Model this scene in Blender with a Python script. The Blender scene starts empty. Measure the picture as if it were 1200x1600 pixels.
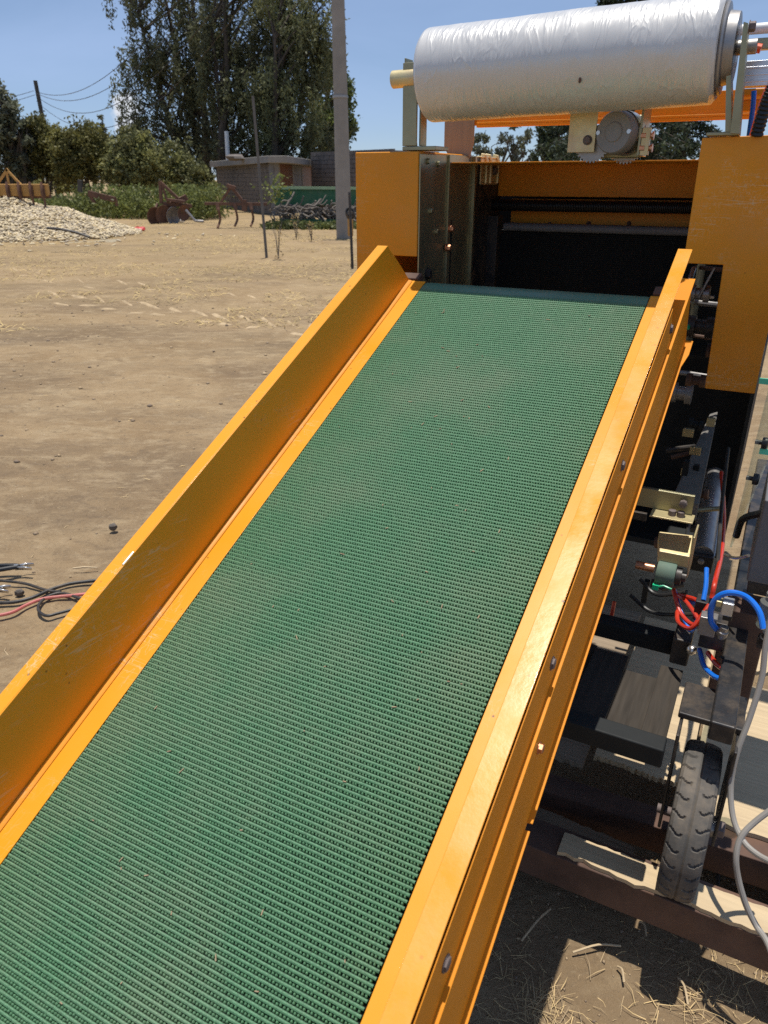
import bpy, bmesh, math, random
import numpy as np
from math import sin, cos, tan, pi, radians, atan2, hypot, sqrt
from mathutils import Vector, Matrix

# ------------------------------------------------------------------ camera, world, sun, exposure
SC = bpy.context.scene
COL = SC.collection
FPX, PITCH, AZ, CAMH = 1155.0, radians(24.2), radians(27.6), 1.55
cam_d = bpy.data.cameras.new('camera')
cam_d.sensor_fit = 'VERTICAL'; cam_d.sensor_height = 36.0
cam_d.lens = FPX / 1600.0 * 36.0
cam_d.clip_start = 0.05; cam_d.clip_end = 6000
cam_d.dof.use_dof = True; cam_d.dof.focus_distance = 1.75; cam_d.dof.aperture_fstop = 8.5
cam = bpy.data.objects.new('camera', cam_d); COL.objects.link(cam)
cam.location = (0, 0, CAMH); cam.rotation_euler = (pi/2 - PITCH, 0, 0)
SC.camera = cam

# direction to the sun (almost overhead), given along the machine axes, turned into the world
SU, SV = -0.030, 0.064
sx, sy = SU*cos(AZ) + SV*sin(AZ), -SU*sin(AZ) + SV*cos(AZ)
sun_el = atan2(1.0, hypot(sx, sy)); sun_az = atan2(sx, sy)
world = bpy.data.worlds.new('World'); SC.world = world; world.use_nodes = True
wn = world.node_tree.nodes; wl = world.node_tree.links
bg = wn['Background']; bg.inputs['Strength'].default_value = 0.092
sky = wn.new('ShaderNodeTexSky'); sky.sky_type = 'NISHITA'; sky.sun_disc = False
sky.sun_elevation = sun_el; sky.sun_rotation = sun_az
sky.altitude = 2000; sky.air_density = 1.0; sky.dust_density = 0.15; sky.ozone_density = 5.0
tc = wn.new('ShaderNodeTexCoord')
def wnode(t, **k):
    n = wn.new(t)
    for a, b in k.items(): setattr(n, a, b)
    return n
# thin high cloud spread over the whole sky
mp = wnode('ShaderNodeMapping'); mp.inputs['Scale'].default_value = (1.2, 1.2, 5.0)
wl.new(tc.outputs['Generated'], mp.inputs['Vector'])
ns = wnode('ShaderNodeTexNoise'); ns.inputs['Scale'].default_value = 1.6; ns.inputs['Detail'].default_value = 7
ns.inputs['Roughness'].default_value = 0.55; ns.inputs['Distortion'].default_value = 0.5
wl.new(mp.outputs['Vector'], ns.inputs['Vector'])
mr_ = wnode('ShaderNodeMapRange'); mr_.inputs[1].default_value = 0.42; mr_.inputs[2].default_value = 0.85
mr_.inputs[3].default_value = 0.32; mr_.inputs[4].default_value = 0.68
wl.new(ns.outputs['Fac'], mr_.inputs['Value'])
mx = wnode('ShaderNodeMix', data_type='RGBA')
wl.new(mr_.outputs['Result'], mx.inputs['Factor']); wl.new(sky.outputs['Color'], mx.inputs['A'])
mx.inputs['B'].default_value = (4.9, 6.5, 9.9, 1)
# one small white cumulus low over the trees
cdir = Vector(((200-600)/FPX, cos(PITCH)+sin(PITCH)*(800-178)/FPX, cos(PITCH)*(800-178)/FPX-sin(PITCH))).normalized()
sub = wnode('ShaderNodeVectorMath', operation='SUBTRACT'); sub.inputs[1].default_value = cdir
wl.new(tc.outputs['Generated'], sub.inputs[0])
scl = wnode('ShaderNodeVectorMath', operation='MULTIPLY'); scl.inputs[1].default_value = (1, 1, 0.8); wl.new(sub.outputs[0], scl.inputs[0])
ln = wnode('ShaderNodeVectorMath', operation='LENGTH'); wl.new(scl.outputs[0], ln.inputs[0])
n2 = wnode('ShaderNodeTexNoise'); n2.inputs['Scale'].default_value = 55; n2.inputs['Detail'].default_value = 6; wl.new(tc.outputs['Generated'], n2.inputs['Vector'])
ad = wnode('ShaderNodeMath', operation='MULTIPLY_ADD'); ad.inputs[1].default_value = 0.03; wl.new(n2.outputs['Fac'], ad.inputs[0]); wl.new(ln.outputs['Value'], ad.inputs[2])
m3 = wnode('ShaderNodeMapRange'); m3.inputs[1].default_value = 0.034; m3.inputs[2].default_value = 0.026; wl.new(ad.outputs[0], m3.inputs['Value'])
mc = wnode('ShaderNodeMix', data_type='RGBA'); wl.new(m3.outputs['Result'], mc.inputs['Factor']); wl.new(mx.outputs['Result'], mc.inputs['A']); mc.inputs['B'].default_value = (8.2, 8.6, 9.4, 1)
wl.new(mc.outputs['Result'], bg.inputs['Color'])

sun_d = bpy.data.lights.new('sun', 'SUN'); sun_d.energy = 4.6; sun_d.angle = radians(0.53)
sun_d.color = (1.0, 0.95, 0.87)
sun = bpy.data.objects.new('sun', sun_d); COL.objects.link(sun)
sun.location = (0, 0, 30)
sun.rotation_euler = Vector((-sx, -sy, -1)).to_track_quat('-Z', 'Y').to_euler()
SC.view_settings.view_transform = 'Standard'
SC.view_settings.look = 'None'
SC.view_settings.exposure = 0.0
SC.view_settings.gamma = 1.0
SC.view_settings.use_curve_mapping = False
try:
    SC.cycles.use_denoising = False
    SC.cycles.max_bounces = 8
    SC.cycles.sample_clamp_indirect = 6.0
except Exception: pass

rng = np.random.default_rng(7); random.seed(7)

# ------------------------------------------------------------------ coordinates
def ray(x, y):
    cx, cy = (x-600)/FPX, (800-y)/FPX
    return np.array([cx, cos(PITCH)+sin(PITCH)*cy, cos(PITCH)*cy-sin(PITCH)])
def pix(x, y, Y):                      # world point at depth Y
    d = ray(x, y); t = Y/d[1]; return np.array([0, 0, CAMH]) + d*t
def grd(x, y, z=0.0):                  # world point at height z
    d = ray(x, y); t = (z-CAMH)/d[2]; return np.array([0, 0, CAMH]) + d*t
def to_m(w): return np.array([w[0]*cos(AZ)-w[1]*sin(AZ), w[0]*sin(AZ)+w[1]*cos(AZ), w[2]])
def to_w(p): return np.array([p[0]*cos(AZ)+p[1]*sin(AZ), -p[0]*sin(AZ)+p[1]*cos(AZ), p[2]])
def on(x, y, **k):                     # machine-frame point on a plane u=, v= or z=
    d = to_m(ray(x, y)); (ax, val), = k.items(); i = 'uvz'.index(ax)
    o = np.array([0, 0, CAMH]); return o + d*((val-o[i])/d[i])
SL = radians(24.6); V0, Z0 = 1.8883, 1.2733      # conveyor slope and top of its belt
def cv(a, s, n): return (a, V0 + s*cos(SL) - n*sin(SL), Z0 + s*sin(SL) + n*cos(SL))

# ------------------------------------------------------------------ materials
MATS = {}
def mat(name, col, rough=0.6, metal=0.0, var=0.10, vscale=8.0, bump=0.0, bscale=60.0, dirt=None, dirt_amt=0.0,
        dscale=5.0, coat=0.0, spec=0.5, speck=0.0, stretch=(1, 1, 1), rvar=0.1, transl=0.0, tint=0.0, scratch=0.0):
    m = bpy.data.materials.new(name); m.use_nodes = True; MATS[name] = m
    n, l = m.node_tree.nodes, m.node_tree.links
    b = n['Principled BSDF']; b.inputs['Roughness'].default_value = rough; b.inputs['Metallic'].default_value = metal
    b.inputs['Coat Weight'].default_value = coat; b.inputs['Coat Roughness'].default_value = 0.12
    b.inputs['Specular IOR Level'].default_value = spec
    t = n.new('ShaderNodeTexCoord'); p = n.new('ShaderNodeMapping'); p.inputs['Scale'].default_value = stretch
    l.new(t.outputs['Object'], p.inputs['Vector'])
    def noise(scale, det=6, rgh=0.6):
        q = n.new('ShaderNodeTexNoise'); q.inputs['Scale'].default_value = scale; q.inputs['Detail'].default_value = det
        q.inputs['Roughness'].default_value = rgh; l.new(p.outputs['Vector'], q.inputs['Vector']); return q
    def rng_(src, a, c, d, e):
        q = n.new('ShaderNodeMapRange'); l.new(src, q.inputs['Value'])
        for i, v in zip((1, 2, 3, 4), (a, c, d, e)): q.inputs[i].default_value = v
        return q.outputs['Result']
    q = noise(vscale)
    mixn = n.new('ShaderNodeMix'); mixn.data_type = 'RGBA'
    mixn.inputs['A'].default_value = (*[c*(1-var) for c in col], 1); mixn.inputs['B'].default_value = (*[min(1, c*(1+var)) for c in col], 1)
    l.new(rng_(q.outputs['Fac'], 0.3, 0.7, 0, 1), mixn.inputs['Factor']); out = mixn.outputs['Result']
    if dirt_amt > 0:
        d = noise(dscale, 8, 0.7); mm = n.new('ShaderNodeMix'); mm.data_type = 'RGBA'
        l.new(out, mm.inputs['A']); mm.inputs['B'].default_value = (*dirt, 1)
        l.new(rng_(d.outputs['Fac'], 0.45, 0.75, 0, dirt_amt), mm.inputs['Factor']); out = mm.outputs['Result']
    if speck > 0:
        vz = n.new('ShaderNodeTexVoronoi'); vz.inputs['Scale'].default_value = 42; l.new(p.outputs['Vector'], vz.inputs['Vector'])
        k = noise(9, 2); gate = n.new('ShaderNodeMath'); gate.operation = 'MULTIPLY'
        l.new(rng_(vz.outputs['Distance'], 0.05, 0.13, 1, 0), gate.inputs[0]); l.new(rng_(k.outputs['Fac'], 0.5, 0.6, 0, speck), gate.inputs[1])
        mm = n.new('ShaderNodeMix'); mm.data_type = 'RGBA'; l.new(out, mm.inputs['A'])
        mm.inputs['B'].default_value = (0.10, 0.05, 0.02, 1); l.new(gate.outputs[0], mm.inputs['Factor']); out = mm.outputs['Result']
    if scratch > 0:
        for rot, sc in ((0.5, (3, 60, 60)), (-0.35, (70, 4, 50)), (1.1, (50, 3, 40))):
            ps = n.new('ShaderNodeMapping'); ps.inputs['Scale'].default_value = sc; ps.inputs['Rotation'].default_value = (rot, rot*.7, rot); l.new(t.outputs['Object'], ps.inputs['Vector'])
            qs = n.new('ShaderNodeTexNoise'); qs.inputs['Scale'].default_value = 0.9; qs.inputs['Detail'].default_value = 2; l.new(ps.outputs['Vector'], qs.inputs['Vector'])
            sb = n.new('ShaderNodeMath'); sb.operation = 'SUBTRACT'; sb.inputs[1].default_value = 0.5; l.new(qs.outputs['Fac'], sb.inputs[0])
            ab = n.new('ShaderNodeMath'); ab.operation = 'ABSOLUTE'; l.new(sb.outputs[0], ab.inputs[0])
            gt = noise(4.5, 4); mu = n.new('ShaderNodeMath'); mu.operation = 'MULTIPLY'; l.new(rng_(ab.outputs[0], 0.0, 0.010, 1, 0), mu.inputs[0]); l.new(rng_(gt.outputs['Fac'], 0.55, 0.66, 0, scratch), mu.inputs[1])
            mm = n.new('ShaderNodeMix'); mm.data_type = 'RGBA'; l.new(out, mm.inputs['A']); mm.inputs['B'].default_value = (0.70, 0.52, 0.30, 1); l.new(mu.outputs[0], mm.inputs['Factor']); out = mm.outputs['Result']
    if tint > 0:
        at = n.new('ShaderNodeAttribute'); at.attribute_name = 'tint'
        hs = n.new('ShaderNodeMix'); hs.data_type = 'RGBA'; hs.blend_type = 'MULTIPLY'; hs.inputs['Factor'].default_value = 1.0
        cr = n.new('ShaderNodeMix'); cr.data_type = 'RGBA'
        cr.inputs['A'].default_value = (1-tint, 1-tint, 1-tint*0.8, 1); cr.inputs['B'].default_value = (1+tint*1.1, 1+tint, 1+tint*0.5, 1)
        l.new(at.outputs['Fac'], cr.inputs['Factor']); l.new(out, hs.inputs['A']); l.new(cr.outputs['Result'], hs.inputs['B']); out = hs.outputs['Result']
    l.new(out, b.inputs['Base Color'])
    if rvar > 0:
        q2 = noise(vscale*1.7); l.new(rng_(q2.outputs['Fac'], 0.3, 0.7, max(0.02, rough-rvar), min(1, rough+rvar)), b.inputs['Roughness'])
    if bump > 0:
        q3 = noise(bscale, 5); bp = n.new('ShaderNodeBump'); bp.inputs['Strength'].default_value = bump; bp.inputs['Distance'].default_value = 0.01
        l.new(q3.outputs['Fac'], bp.inputs['Height']); l.new(bp.outputs['Normal'], b.inputs['Normal'])
    if transl > 0:
        tr = n.new('ShaderNodeBsdfTranslucent'); l.new(out, tr.inputs['Color'])
        ms = n.new('ShaderNodeMixShader'); ms.inputs['Fac'].default_value = transl
        l.new(b.outputs['BSDF'], ms.inputs[1]); l.new(tr.outputs['BSDF'], ms.inputs[2])
        l.new(ms.outputs['Shader'], n['Material Output'].inputs['Surface'])
    return m

DUST = (0.42, 0.30, 0.18)
ORANGE = mat('orange_paint', (0.80, 0.322, 0.016), 0.42, var=0.05, vscale=3, dirt=(0.66, 0.34, 0.08), dirt_amt=0.10, dscale=9, coat=0.06, spec=0.3, speck=0.9, bump=0.012, bscale=300, rvar=0.12, scratch=0.55)
ORANGE_D = mat('orange_frame_paint', (0.76, 0.275, 0.014), 0.55, var=0.08, vscale=4, dirt=(0.30, 0.14, 0.03), dirt_amt=0.25, dscale=6, spec=0.18, speck=0.6, bump=0.01, bscale=250)
ORANGE_C = mat('orange_cover_paint', (0.74, 0.278, 0.014), 0.5, var=0.09, vscale=2.5, dirt=DUST, dirt_amt=0.16, dscale=6, coat=0.0, spec=0.25, bump=0.01, bscale=250, speck=0.35, scratch=0.55)
ORANGE_W = mat('worn_orange_paint', (0.80, 0.322, 0.018), 0.30, var=0.07, vscale=5, dirt=(0.62, 0.42, 0.22), dirt_amt=0.22, dscale=14, coat=0.3, speck=0.9, bump=0.03, bscale=90, rvar=0.16, scratch=0.55)
GREEN = mat('green_belt_rubber', (0.083, 0.206, 0.102), 0.5, var=0.35, vscale=330, dirt=(0.24, 0.255, 0.16), dirt_amt=0.5, dscale=2.6, spec=0.5, rvar=0.08, bump=0.25, bscale=700)
GROOVE_SHADE = mat('belt_base_groove_shade', (0.003, 0.007, 0.005), 0.9, var=0.2)  # belt base, near black to paint the shade between ribs and pads
ROLLER_G = mat('green_roller_rubber', (0.10, 0.17, 0.13), 0.7, var=0.1, dirt=DUST, dirt_amt=0.2)
ZINC = mat('zinc_plate', (0.34, 0.32, 0.20), 0.38, metal=0.75, var=0.16, vscale=5, dirt=(0.30, 0.22, 0.12), dirt_amt=0.35, dscale=6, bump=0.02, bscale=150, rvar=0.15)
ZINC_Y = mat('yellow_zinc', (0.62, 0.52, 0.28), 0.42, metal=0.55, var=0.15, vscale=14, dirt=(0.45, 0.25, 0.28), dirt_amt=0.35, dscale=16, bump=0.03, bscale=120)
STEEL = mat('grey_steel', (0.34, 0.33, 0.32), 0.42, metal=0.7, var=0.12, vscale=20, dirt=DUST, dirt_amt=0.3, bump=0.02)
BOLT = mat('bolt_steel', (0.17, 0.135, 0.125), 0.7, metal=0.3, var=0.15, vscale=90)
COPPER = mat('copper_bolt', (0.62, 0.30, 0.17), 0.35, metal=0.8, var=0.2, vscale=90)
BLACKM = mat('black_paint', (0.020, 0.020, 0.022), 0.45, var=0.25, vscale=12, dirt=DUST, dirt_amt=0.22, dscale=18, bump=0.03, bscale=120)
INNER = mat('black_belt_and_shade', (0.008, 0.010, 0.010), 0.75, var=0.2)  # black of the inner belt; elsewhere also stands in for shade
PLASTIC_B = mat('black_plastic', (0.012, 0.012, 0.013), 0.45, var=0.2)
GREYP = mat('grey_motor_paint', (0.24, 0.235, 0.225), 0.45, var=0.07, vscale=12, dirt=DUST, dirt_amt=0.15)
BOXG = mat('dark_grey_box_paint', (0.13, 0.135, 0.145), 0.6, var=0.08, dirt=DUST, dirt_amt=0.12)
ALU = mat('aluminium', (0.62, 0.64, 0.68), 0.35, metal=0.85, var=0.05, stretch=(0.3, 8, 8), vscale=20)
WHITE = mat('white_paint', (0.78, 0.78, 0.75), 0.4, var=0.04)
BLUE = mat('blue_hose', (0.010, 0.17, 0.72), 0.3, var=0.06, coat=0.3)
RED = mat('red_hose', (0.55, 0.035, 0.012), 0.35, var=0.08, coat=0.2)
ORHOSE = mat('orange_hose', (0.85, 0.11, 0.02), 0.35, var=0.05, coat=0.2)
GREENP = mat('green_plastic', (0.02, 0.52, 0.24), 0.4, var=0.1)
MINT = mat('mint_tape', (0.10, 0.62, 0.42), 0.4, var=0.06)
TYRE = mat('tyre_rubber', (0.105, 0.098, 0.088), 0.9, var=0.18, vscale=20, dirt=(0.26, 0.21, 0.155), dirt_amt=0.8, dscale=16, bump=0.05, bscale=250, spec=0.3)
RUST = mat('rusty_brown_steel', (0.10, 0.055, 0.038), 0.75, var=0.35, vscale=12, dirt=(0.20, 0.10, 0.05), dirt_amt=0.5, dscale=9, bump=0.08, bscale=80)
RUSTB = mat('rusty_implement', (0.155, 0.078, 0.048), 0.85, var=0.35, vscale=4, dirt=(0.075, 0.05, 0.04), dirt_amt=0.6, dscale=3)
WOOD = mat('pale_wood', (0.56, 0.43, 0.26), 0.75, var=0.16, vscale=9, stretch=(0.5, 9, 9), dirt=(0.25, 0.17, 0.10), dirt_amt=0.45, dscale=2.2, bump=0.12, bscale=18)
WOODD = mat('weathered_wood', (0.30, 0.23, 0.155), 0.85, var=0.25, vscale=9, stretch=(0.5, 9, 9), dirt=(0.12, 0.09, 0.06), dirt_amt=0.5, dscale=2.2, bump=0.12, bscale=18)
CABLE = mat('grey_cable', (0.30, 0.28, 0.25), 0.5, var=0.08)
CABLEB = mat('black_cable', (0.018, 0.018, 0.018), 0.5, var=0.15, dirt=DUST, dirt_amt=0.25)
CABLER = mat('dusty_red_cable', (0.50, 0.13, 0.11), 0.55, var=0.12, dirt=DUST, dirt_amt=0.3)
CHROME = mat('clamp_steel', (0.62, 0.60, 0.56), 0.3, metal=0.9, var=0.1)
CONC = mat('concrete', (0.29, 0.265, 0.23), 0.85, var=0.12, vscale=3, dirt=(0.18, 0.17, 0.15), dirt_amt=0.5, dscale=1.2, bump=0.05, bscale=30)
WOODPOLE = mat('dark_pole_wood', (0.07, 0.065, 0.055), 0.85, var=0.2)
STONEB = mat('stone_block', (0.165, 0.140, 0.120), 0.9, var=0.28, vscale=2.0, dirt=(0.07, 0.062, 0.058), dirt_amt=0.5, dscale=0.8, bump=0.1, bscale=12)
MORTAR = mat('mortar', (0.20, 0.19, 0.18), 0.95, var=0.15)
DOORB = mat('brown_door_paint', (0.15, 0.058, 0.022), 0.6, var=0.12)
PLASTER = mat('grey_plaster', (0.26, 0.25, 0.24), 0.9, var=0.1)
TGREEN = mat('trailer_green', (0.014, 0.115, 0.048), 0.5, var=0.12, vscale=1, dirt=DUST, dirt_amt=0.2)
TPALE = mat('pale_green_trim', (0.32, 0.44, 0.24), 0.6, var=0.1)
YELLOWB = mat('faded_ochre_paint', (0.50, 0.27, 0.07), 0.65, var=0.2, vscale=1.5, dirt=(0.16, 0.08, 0.04), dirt_amt=0.4, dscale=2)
BRANCH = mat('grey_dead_wood', (0.17, 0.145, 0.12), 0.9, var=0.25, vscale=6)
BARK = mat('bark', (0.085, 0.068, 0.052), 0.95, var=0.3, vscale=3, stretch=(3, 3, 0.5), bump=0.3, bscale=6)
BARKP = mat('pale_bark', (0.25, 0.21, 0.17), 0.9, var=0.25, vscale=2, stretch=(3, 3, 0.4))
REDP = mat('red_plastic', (0.62, 0.05, 0.05), 0.45, var=0.05)
STRAW = mat('straw', (0.50, 0.37, 0.20), 0.8, var=0.25, vscale=30, tint=0.35)
DRYGRASS = mat('dry_grass', (0.46, 0.35, 0.18), 0.9, var=0.2, vscale=1.0, tint=0.35, transl=0.2)
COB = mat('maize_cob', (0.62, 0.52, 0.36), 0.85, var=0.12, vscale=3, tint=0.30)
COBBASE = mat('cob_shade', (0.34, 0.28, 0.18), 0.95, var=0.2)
STONE = mat('stone', (0.13, 0.11, 0.09), 0.9, var=0.2, vscale=40, bump=0.3, bscale=60)
CLOD = mat('soil_clod', (0.33, 0.245, 0.16), 0.95, var=0.2, vscale=12, tint=0.3)
def leafmat(name, col, tint=0.55, transl=0.35, rough=0.55):
    return mat(name, col, rough, var=0.15, vscale=0.5, tint=tint, transl=transl, spec=0.3, rvar=0)
L_EUC = leafmat('eucalyptus_leaf', (0.125, 0.135, 0.075))
L_EUC2 = leafmat('pale_eucalyptus_leaf', (0.165, 0.178, 0.092))
L_OAK = leafmat('dark_green_leaf', (0.105, 0.140, 0.048))
L_BUSH = leafmat('bush_leaf', (0.180, 0.172, 0.060))
L_BUSH2 = leafmat('olive_bush_leaf', (0.235, 0.240, 0.100))
L_WEED = leafmat('weed_leaf', (0.165, 0.190, 0.060))
L_CON = leafmat('conifer_leaf', (0.045, 0.062, 0.034))
L_GREYT = leafmat('grey_green_leaf', (0.150, 0.162, 0.112))

# wrinkled translucent film
FILM = mat('plastic_film', (0.64, 0.625, 0.59), 0.36, var=0.03, coat=0.45, spec=0.6)
def film_nodes():
    n, l = FILM.node_tree.nodes, FILM.node_tree.links; b = n['Principled BSDF']
    b.inputs['Metallic'].default_value = 0.16
    b.inputs['Coat Roughness'].default_value = 0.22
    t = n.new('ShaderNodeTexCoord'); hts = []
    for rot, sc, s, w in ((0.55, (26, 5, 3.6), 0.8, 1.0), (-0.45, (20, 4, 3.4), 1.0, 0.9), (0.15, (46, 6, 5), 0.9, 0.35), (0.9, (14, 4, 4), 1.2, 0.8)):
        p = n.new('ShaderNodeMapping'); p.inputs['Rotation'].default_value = (0, rot, rot*0.6); p.inputs['Scale'].default_value = sc
        l.new(t.outputs['Object'], p.inputs['Vector'])
        q = n.new('ShaderNodeTexNoise'); q.inputs['Scale'].default_value = s; q.inputs['Detail'].default_value = 3
        q.inputs['Distortion'].default_value = 0.6
        l.new(p.outputs['Vector'], q.inputs['Vector'])
        a = n.new('ShaderNodeMath'); a.operation = 'SUBTRACT'; a.inputs[1].default_value = 0.5; l.new(q.outputs['Fac'], a.inputs[0])
        c = n.new('ShaderNodeMath'); c.operation = 'ABSOLUTE'; l.new(a.outputs[0], c.inputs[0])
        r = n.new('ShaderNodeMapRange'); r.inputs[1].default_value = 0.0; r.inputs[2].default_value = 0.04; r.inputs[3].default_value = w*.8; r.inputs[4].default_value = 0
        l.new(c.outputs[0], r.inputs['Value']); hts.append(r.outputs['Result'])
    h = hts[0]
    for k in hts[1:]:
        a = n.new('ShaderNodeMath'); a.operation = 'ADD'; l.new(h, a.inputs[0]); l.new(k, a.inputs[1]); h = a.outputs[0]
    bp = n.new('ShaderNodeBump'); bp.inputs['Strength'].default_value = 0.30; bp.inputs['Distance'].default_value = 0.003
    l.new(h, bp.inputs['Height']); l.new(bp.outputs['Normal'], b.inputs['Normal']); l.new(bp.outputs['Normal'], b.inputs['Coat Normal'])
film_nodes()
FILMEND = mat('film_roll_end', (0.60, 0.58, 0.55), 0.5, var=0.1, vscale=20)
CORE = mat('cardboard_core', (0.42, 0.36, 0.28), 0.8, var=0.1)
GLASS = bpy.data.materials.new('clear_acrylic'); GLASS.use_nodes = True
def acrylic():
    n, l = GLASS.node_tree.nodes, GLASS.node_tree.links; n.remove(n['Principled BSDF'])
    t = n.new('ShaderNodeBsdfTransparent'); t.inputs['Color'].default_value = (0.86, 0.90, 0.86, 1)
    g = n.new('ShaderNodeBsdfPrincipled'); g.inputs['Base Color'].default_value = (0.5, 0.52, 0.48, 1); g.inputs['Roughness'].default_value = 0.25
    m = n.new('ShaderNodeMixShader'); m.inputs['Fac'].default_value = 0.22; l.new(t.outputs[0], m.inputs[1]); l.new(g.outputs[0], m.inputs[2]); l.new(m.outputs[0], n['Material Output'].inputs['Surface'])
acrylic()

# ground material
GM = bpy.data.materials.new('dry_soil'); GM.use_nodes = True
def soil():
    n, l = GM.node_tree.nodes, GM.node_tree.links; b = n['Principled BSDF']
    b.inputs['Roughness'].default_value = 0.95; b.inputs['Specular IOR Level'].default_value = 0.15
    t = n.new('ShaderNodeTexCoord')
    def noise(s, det=6, r=0.6, sc=(1, 1, 1), dist=0.0):
        p = n.new('ShaderNodeMapping'); p.inputs['Scale'].default_value = sc; l.new(t.outputs['Object'], p.inputs['Vector'])
        q = n.new('ShaderNodeTexNoise'); q.inputs['Scale'].default_value = s; q.inputs['Detail'].default_value = det
        q.inputs['Roughness'].default_value = r; q.inputs['Distortion'].default_value = dist
        l.new(p.outputs['Vector'], q.inputs['Vector']); return q.outputs['Fac']
    def mr(src, a, c, d=0., e=1.):
        q = n.new('ShaderNodeMapRange'); l.new(src, q.inputs['Value'])
        for i, v in zip((1, 2, 3, 4), (a, c, d, e)): q.inputs[i].default_value = v
        return q.outputs['Result']
    def mix(f, A, B):
        q = n.new('ShaderNodeMix'); q.data_type = 'RGBA'; l.new(f, q.inputs['Factor'])
        for s, v in (('A', A), ('B', B)):
            if isinstance(v, tuple): q.inputs[s].default_value = (*v, 1)
            else: l.new(v, q.inputs[s])
        return q.outputs['Result']
    c = mix(mr(noise(1.1, 8, 0.65, dist=0.4), 0.35, 0.65), (0.290, 0.194, 0.104), (0.425, 0.304, 0.172))
    c = mix(mr(noise(0.33, 7, 0.7, (0.6, 1.5, 1), 0.5), 0.46, 0.64, 0, 0.8), c, (0.175, 0.125, 0.080))
    c = mix(mr(noise(2.6, 8, 0.75, (0.7, 1.6, 1), 0.8), 0.52, 0.66, 0, 0.75), c, (0.46, 0.345, 0.205))
    c = mix(mr(noise(3.7, 8, 0.75, (0.8, 1.8, 1), 0.6), 0.55, 0.68, 0, 0.55), c, (0.165, 0.12, 0.08))
    c = mix(mr(noise(7.0, 8, 0.7, (.8, 1.3, 1)), 0.52, 0.66, 0, 0.7), c, (0.47, 0.355, 0.215))
    c = mix(mr(noise(11.0, 8, 0.75, (.8, 1.3, 1)), 0.54, 0.66, 0, 0.6), c, (0.20, 0.142, 0.088))
    c = mix(mr(noise(42, 4, 0.7), 0.56, 0.72, 0, 0.55), c, (0.115, 0.082, 0.055))
    c = mix(mr(noise(95, 3, 0.6), 0.60, 0.72, 0, 0.5), c, (0.46, 0.37, 0.24))
    s = n.new('ShaderNodeSeparateXYZ'); l.new(t.outputs['Object'], s.inputs[0])
    far = mr(s.outputs['Y'], 5, 20, 0, 0.6)
    gm = n.new('ShaderNodeMath'); gm.operation = 'MULTIPLY'; l.new(far, gm.inputs[0]); l.new(mr(noise(0.7, 6, 0.7, (0.5, 1.3, 1)), 0.3, 0.6), gm.inputs[1])
    c = mix(gm.outputs[0], c, (0.38, 0.275, 0.135))
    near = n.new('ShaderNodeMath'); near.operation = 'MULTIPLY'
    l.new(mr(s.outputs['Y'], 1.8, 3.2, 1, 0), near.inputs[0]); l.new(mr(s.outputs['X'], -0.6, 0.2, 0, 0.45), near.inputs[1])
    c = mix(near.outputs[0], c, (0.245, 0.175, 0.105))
    l.new(c, b.inputs['Base Color'])
    bp = n.new('ShaderNodeBump'); bp.inputs['Strength'].default_value = 0.75; bp.inputs['Distance'].default_value = 0.03
    a = n.new('ShaderNodeMath'); a.operation = 'ADD'; l.new(noise(9, 8, 0.7), a.inputs[0]); l.new(noise(55, 5, 0.7), a.inputs[1])
    l.new(a.outputs[0], bp.inputs['Height']); l.new(bp.outputs['Normal'], b.inputs['Normal'])
soil()

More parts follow.
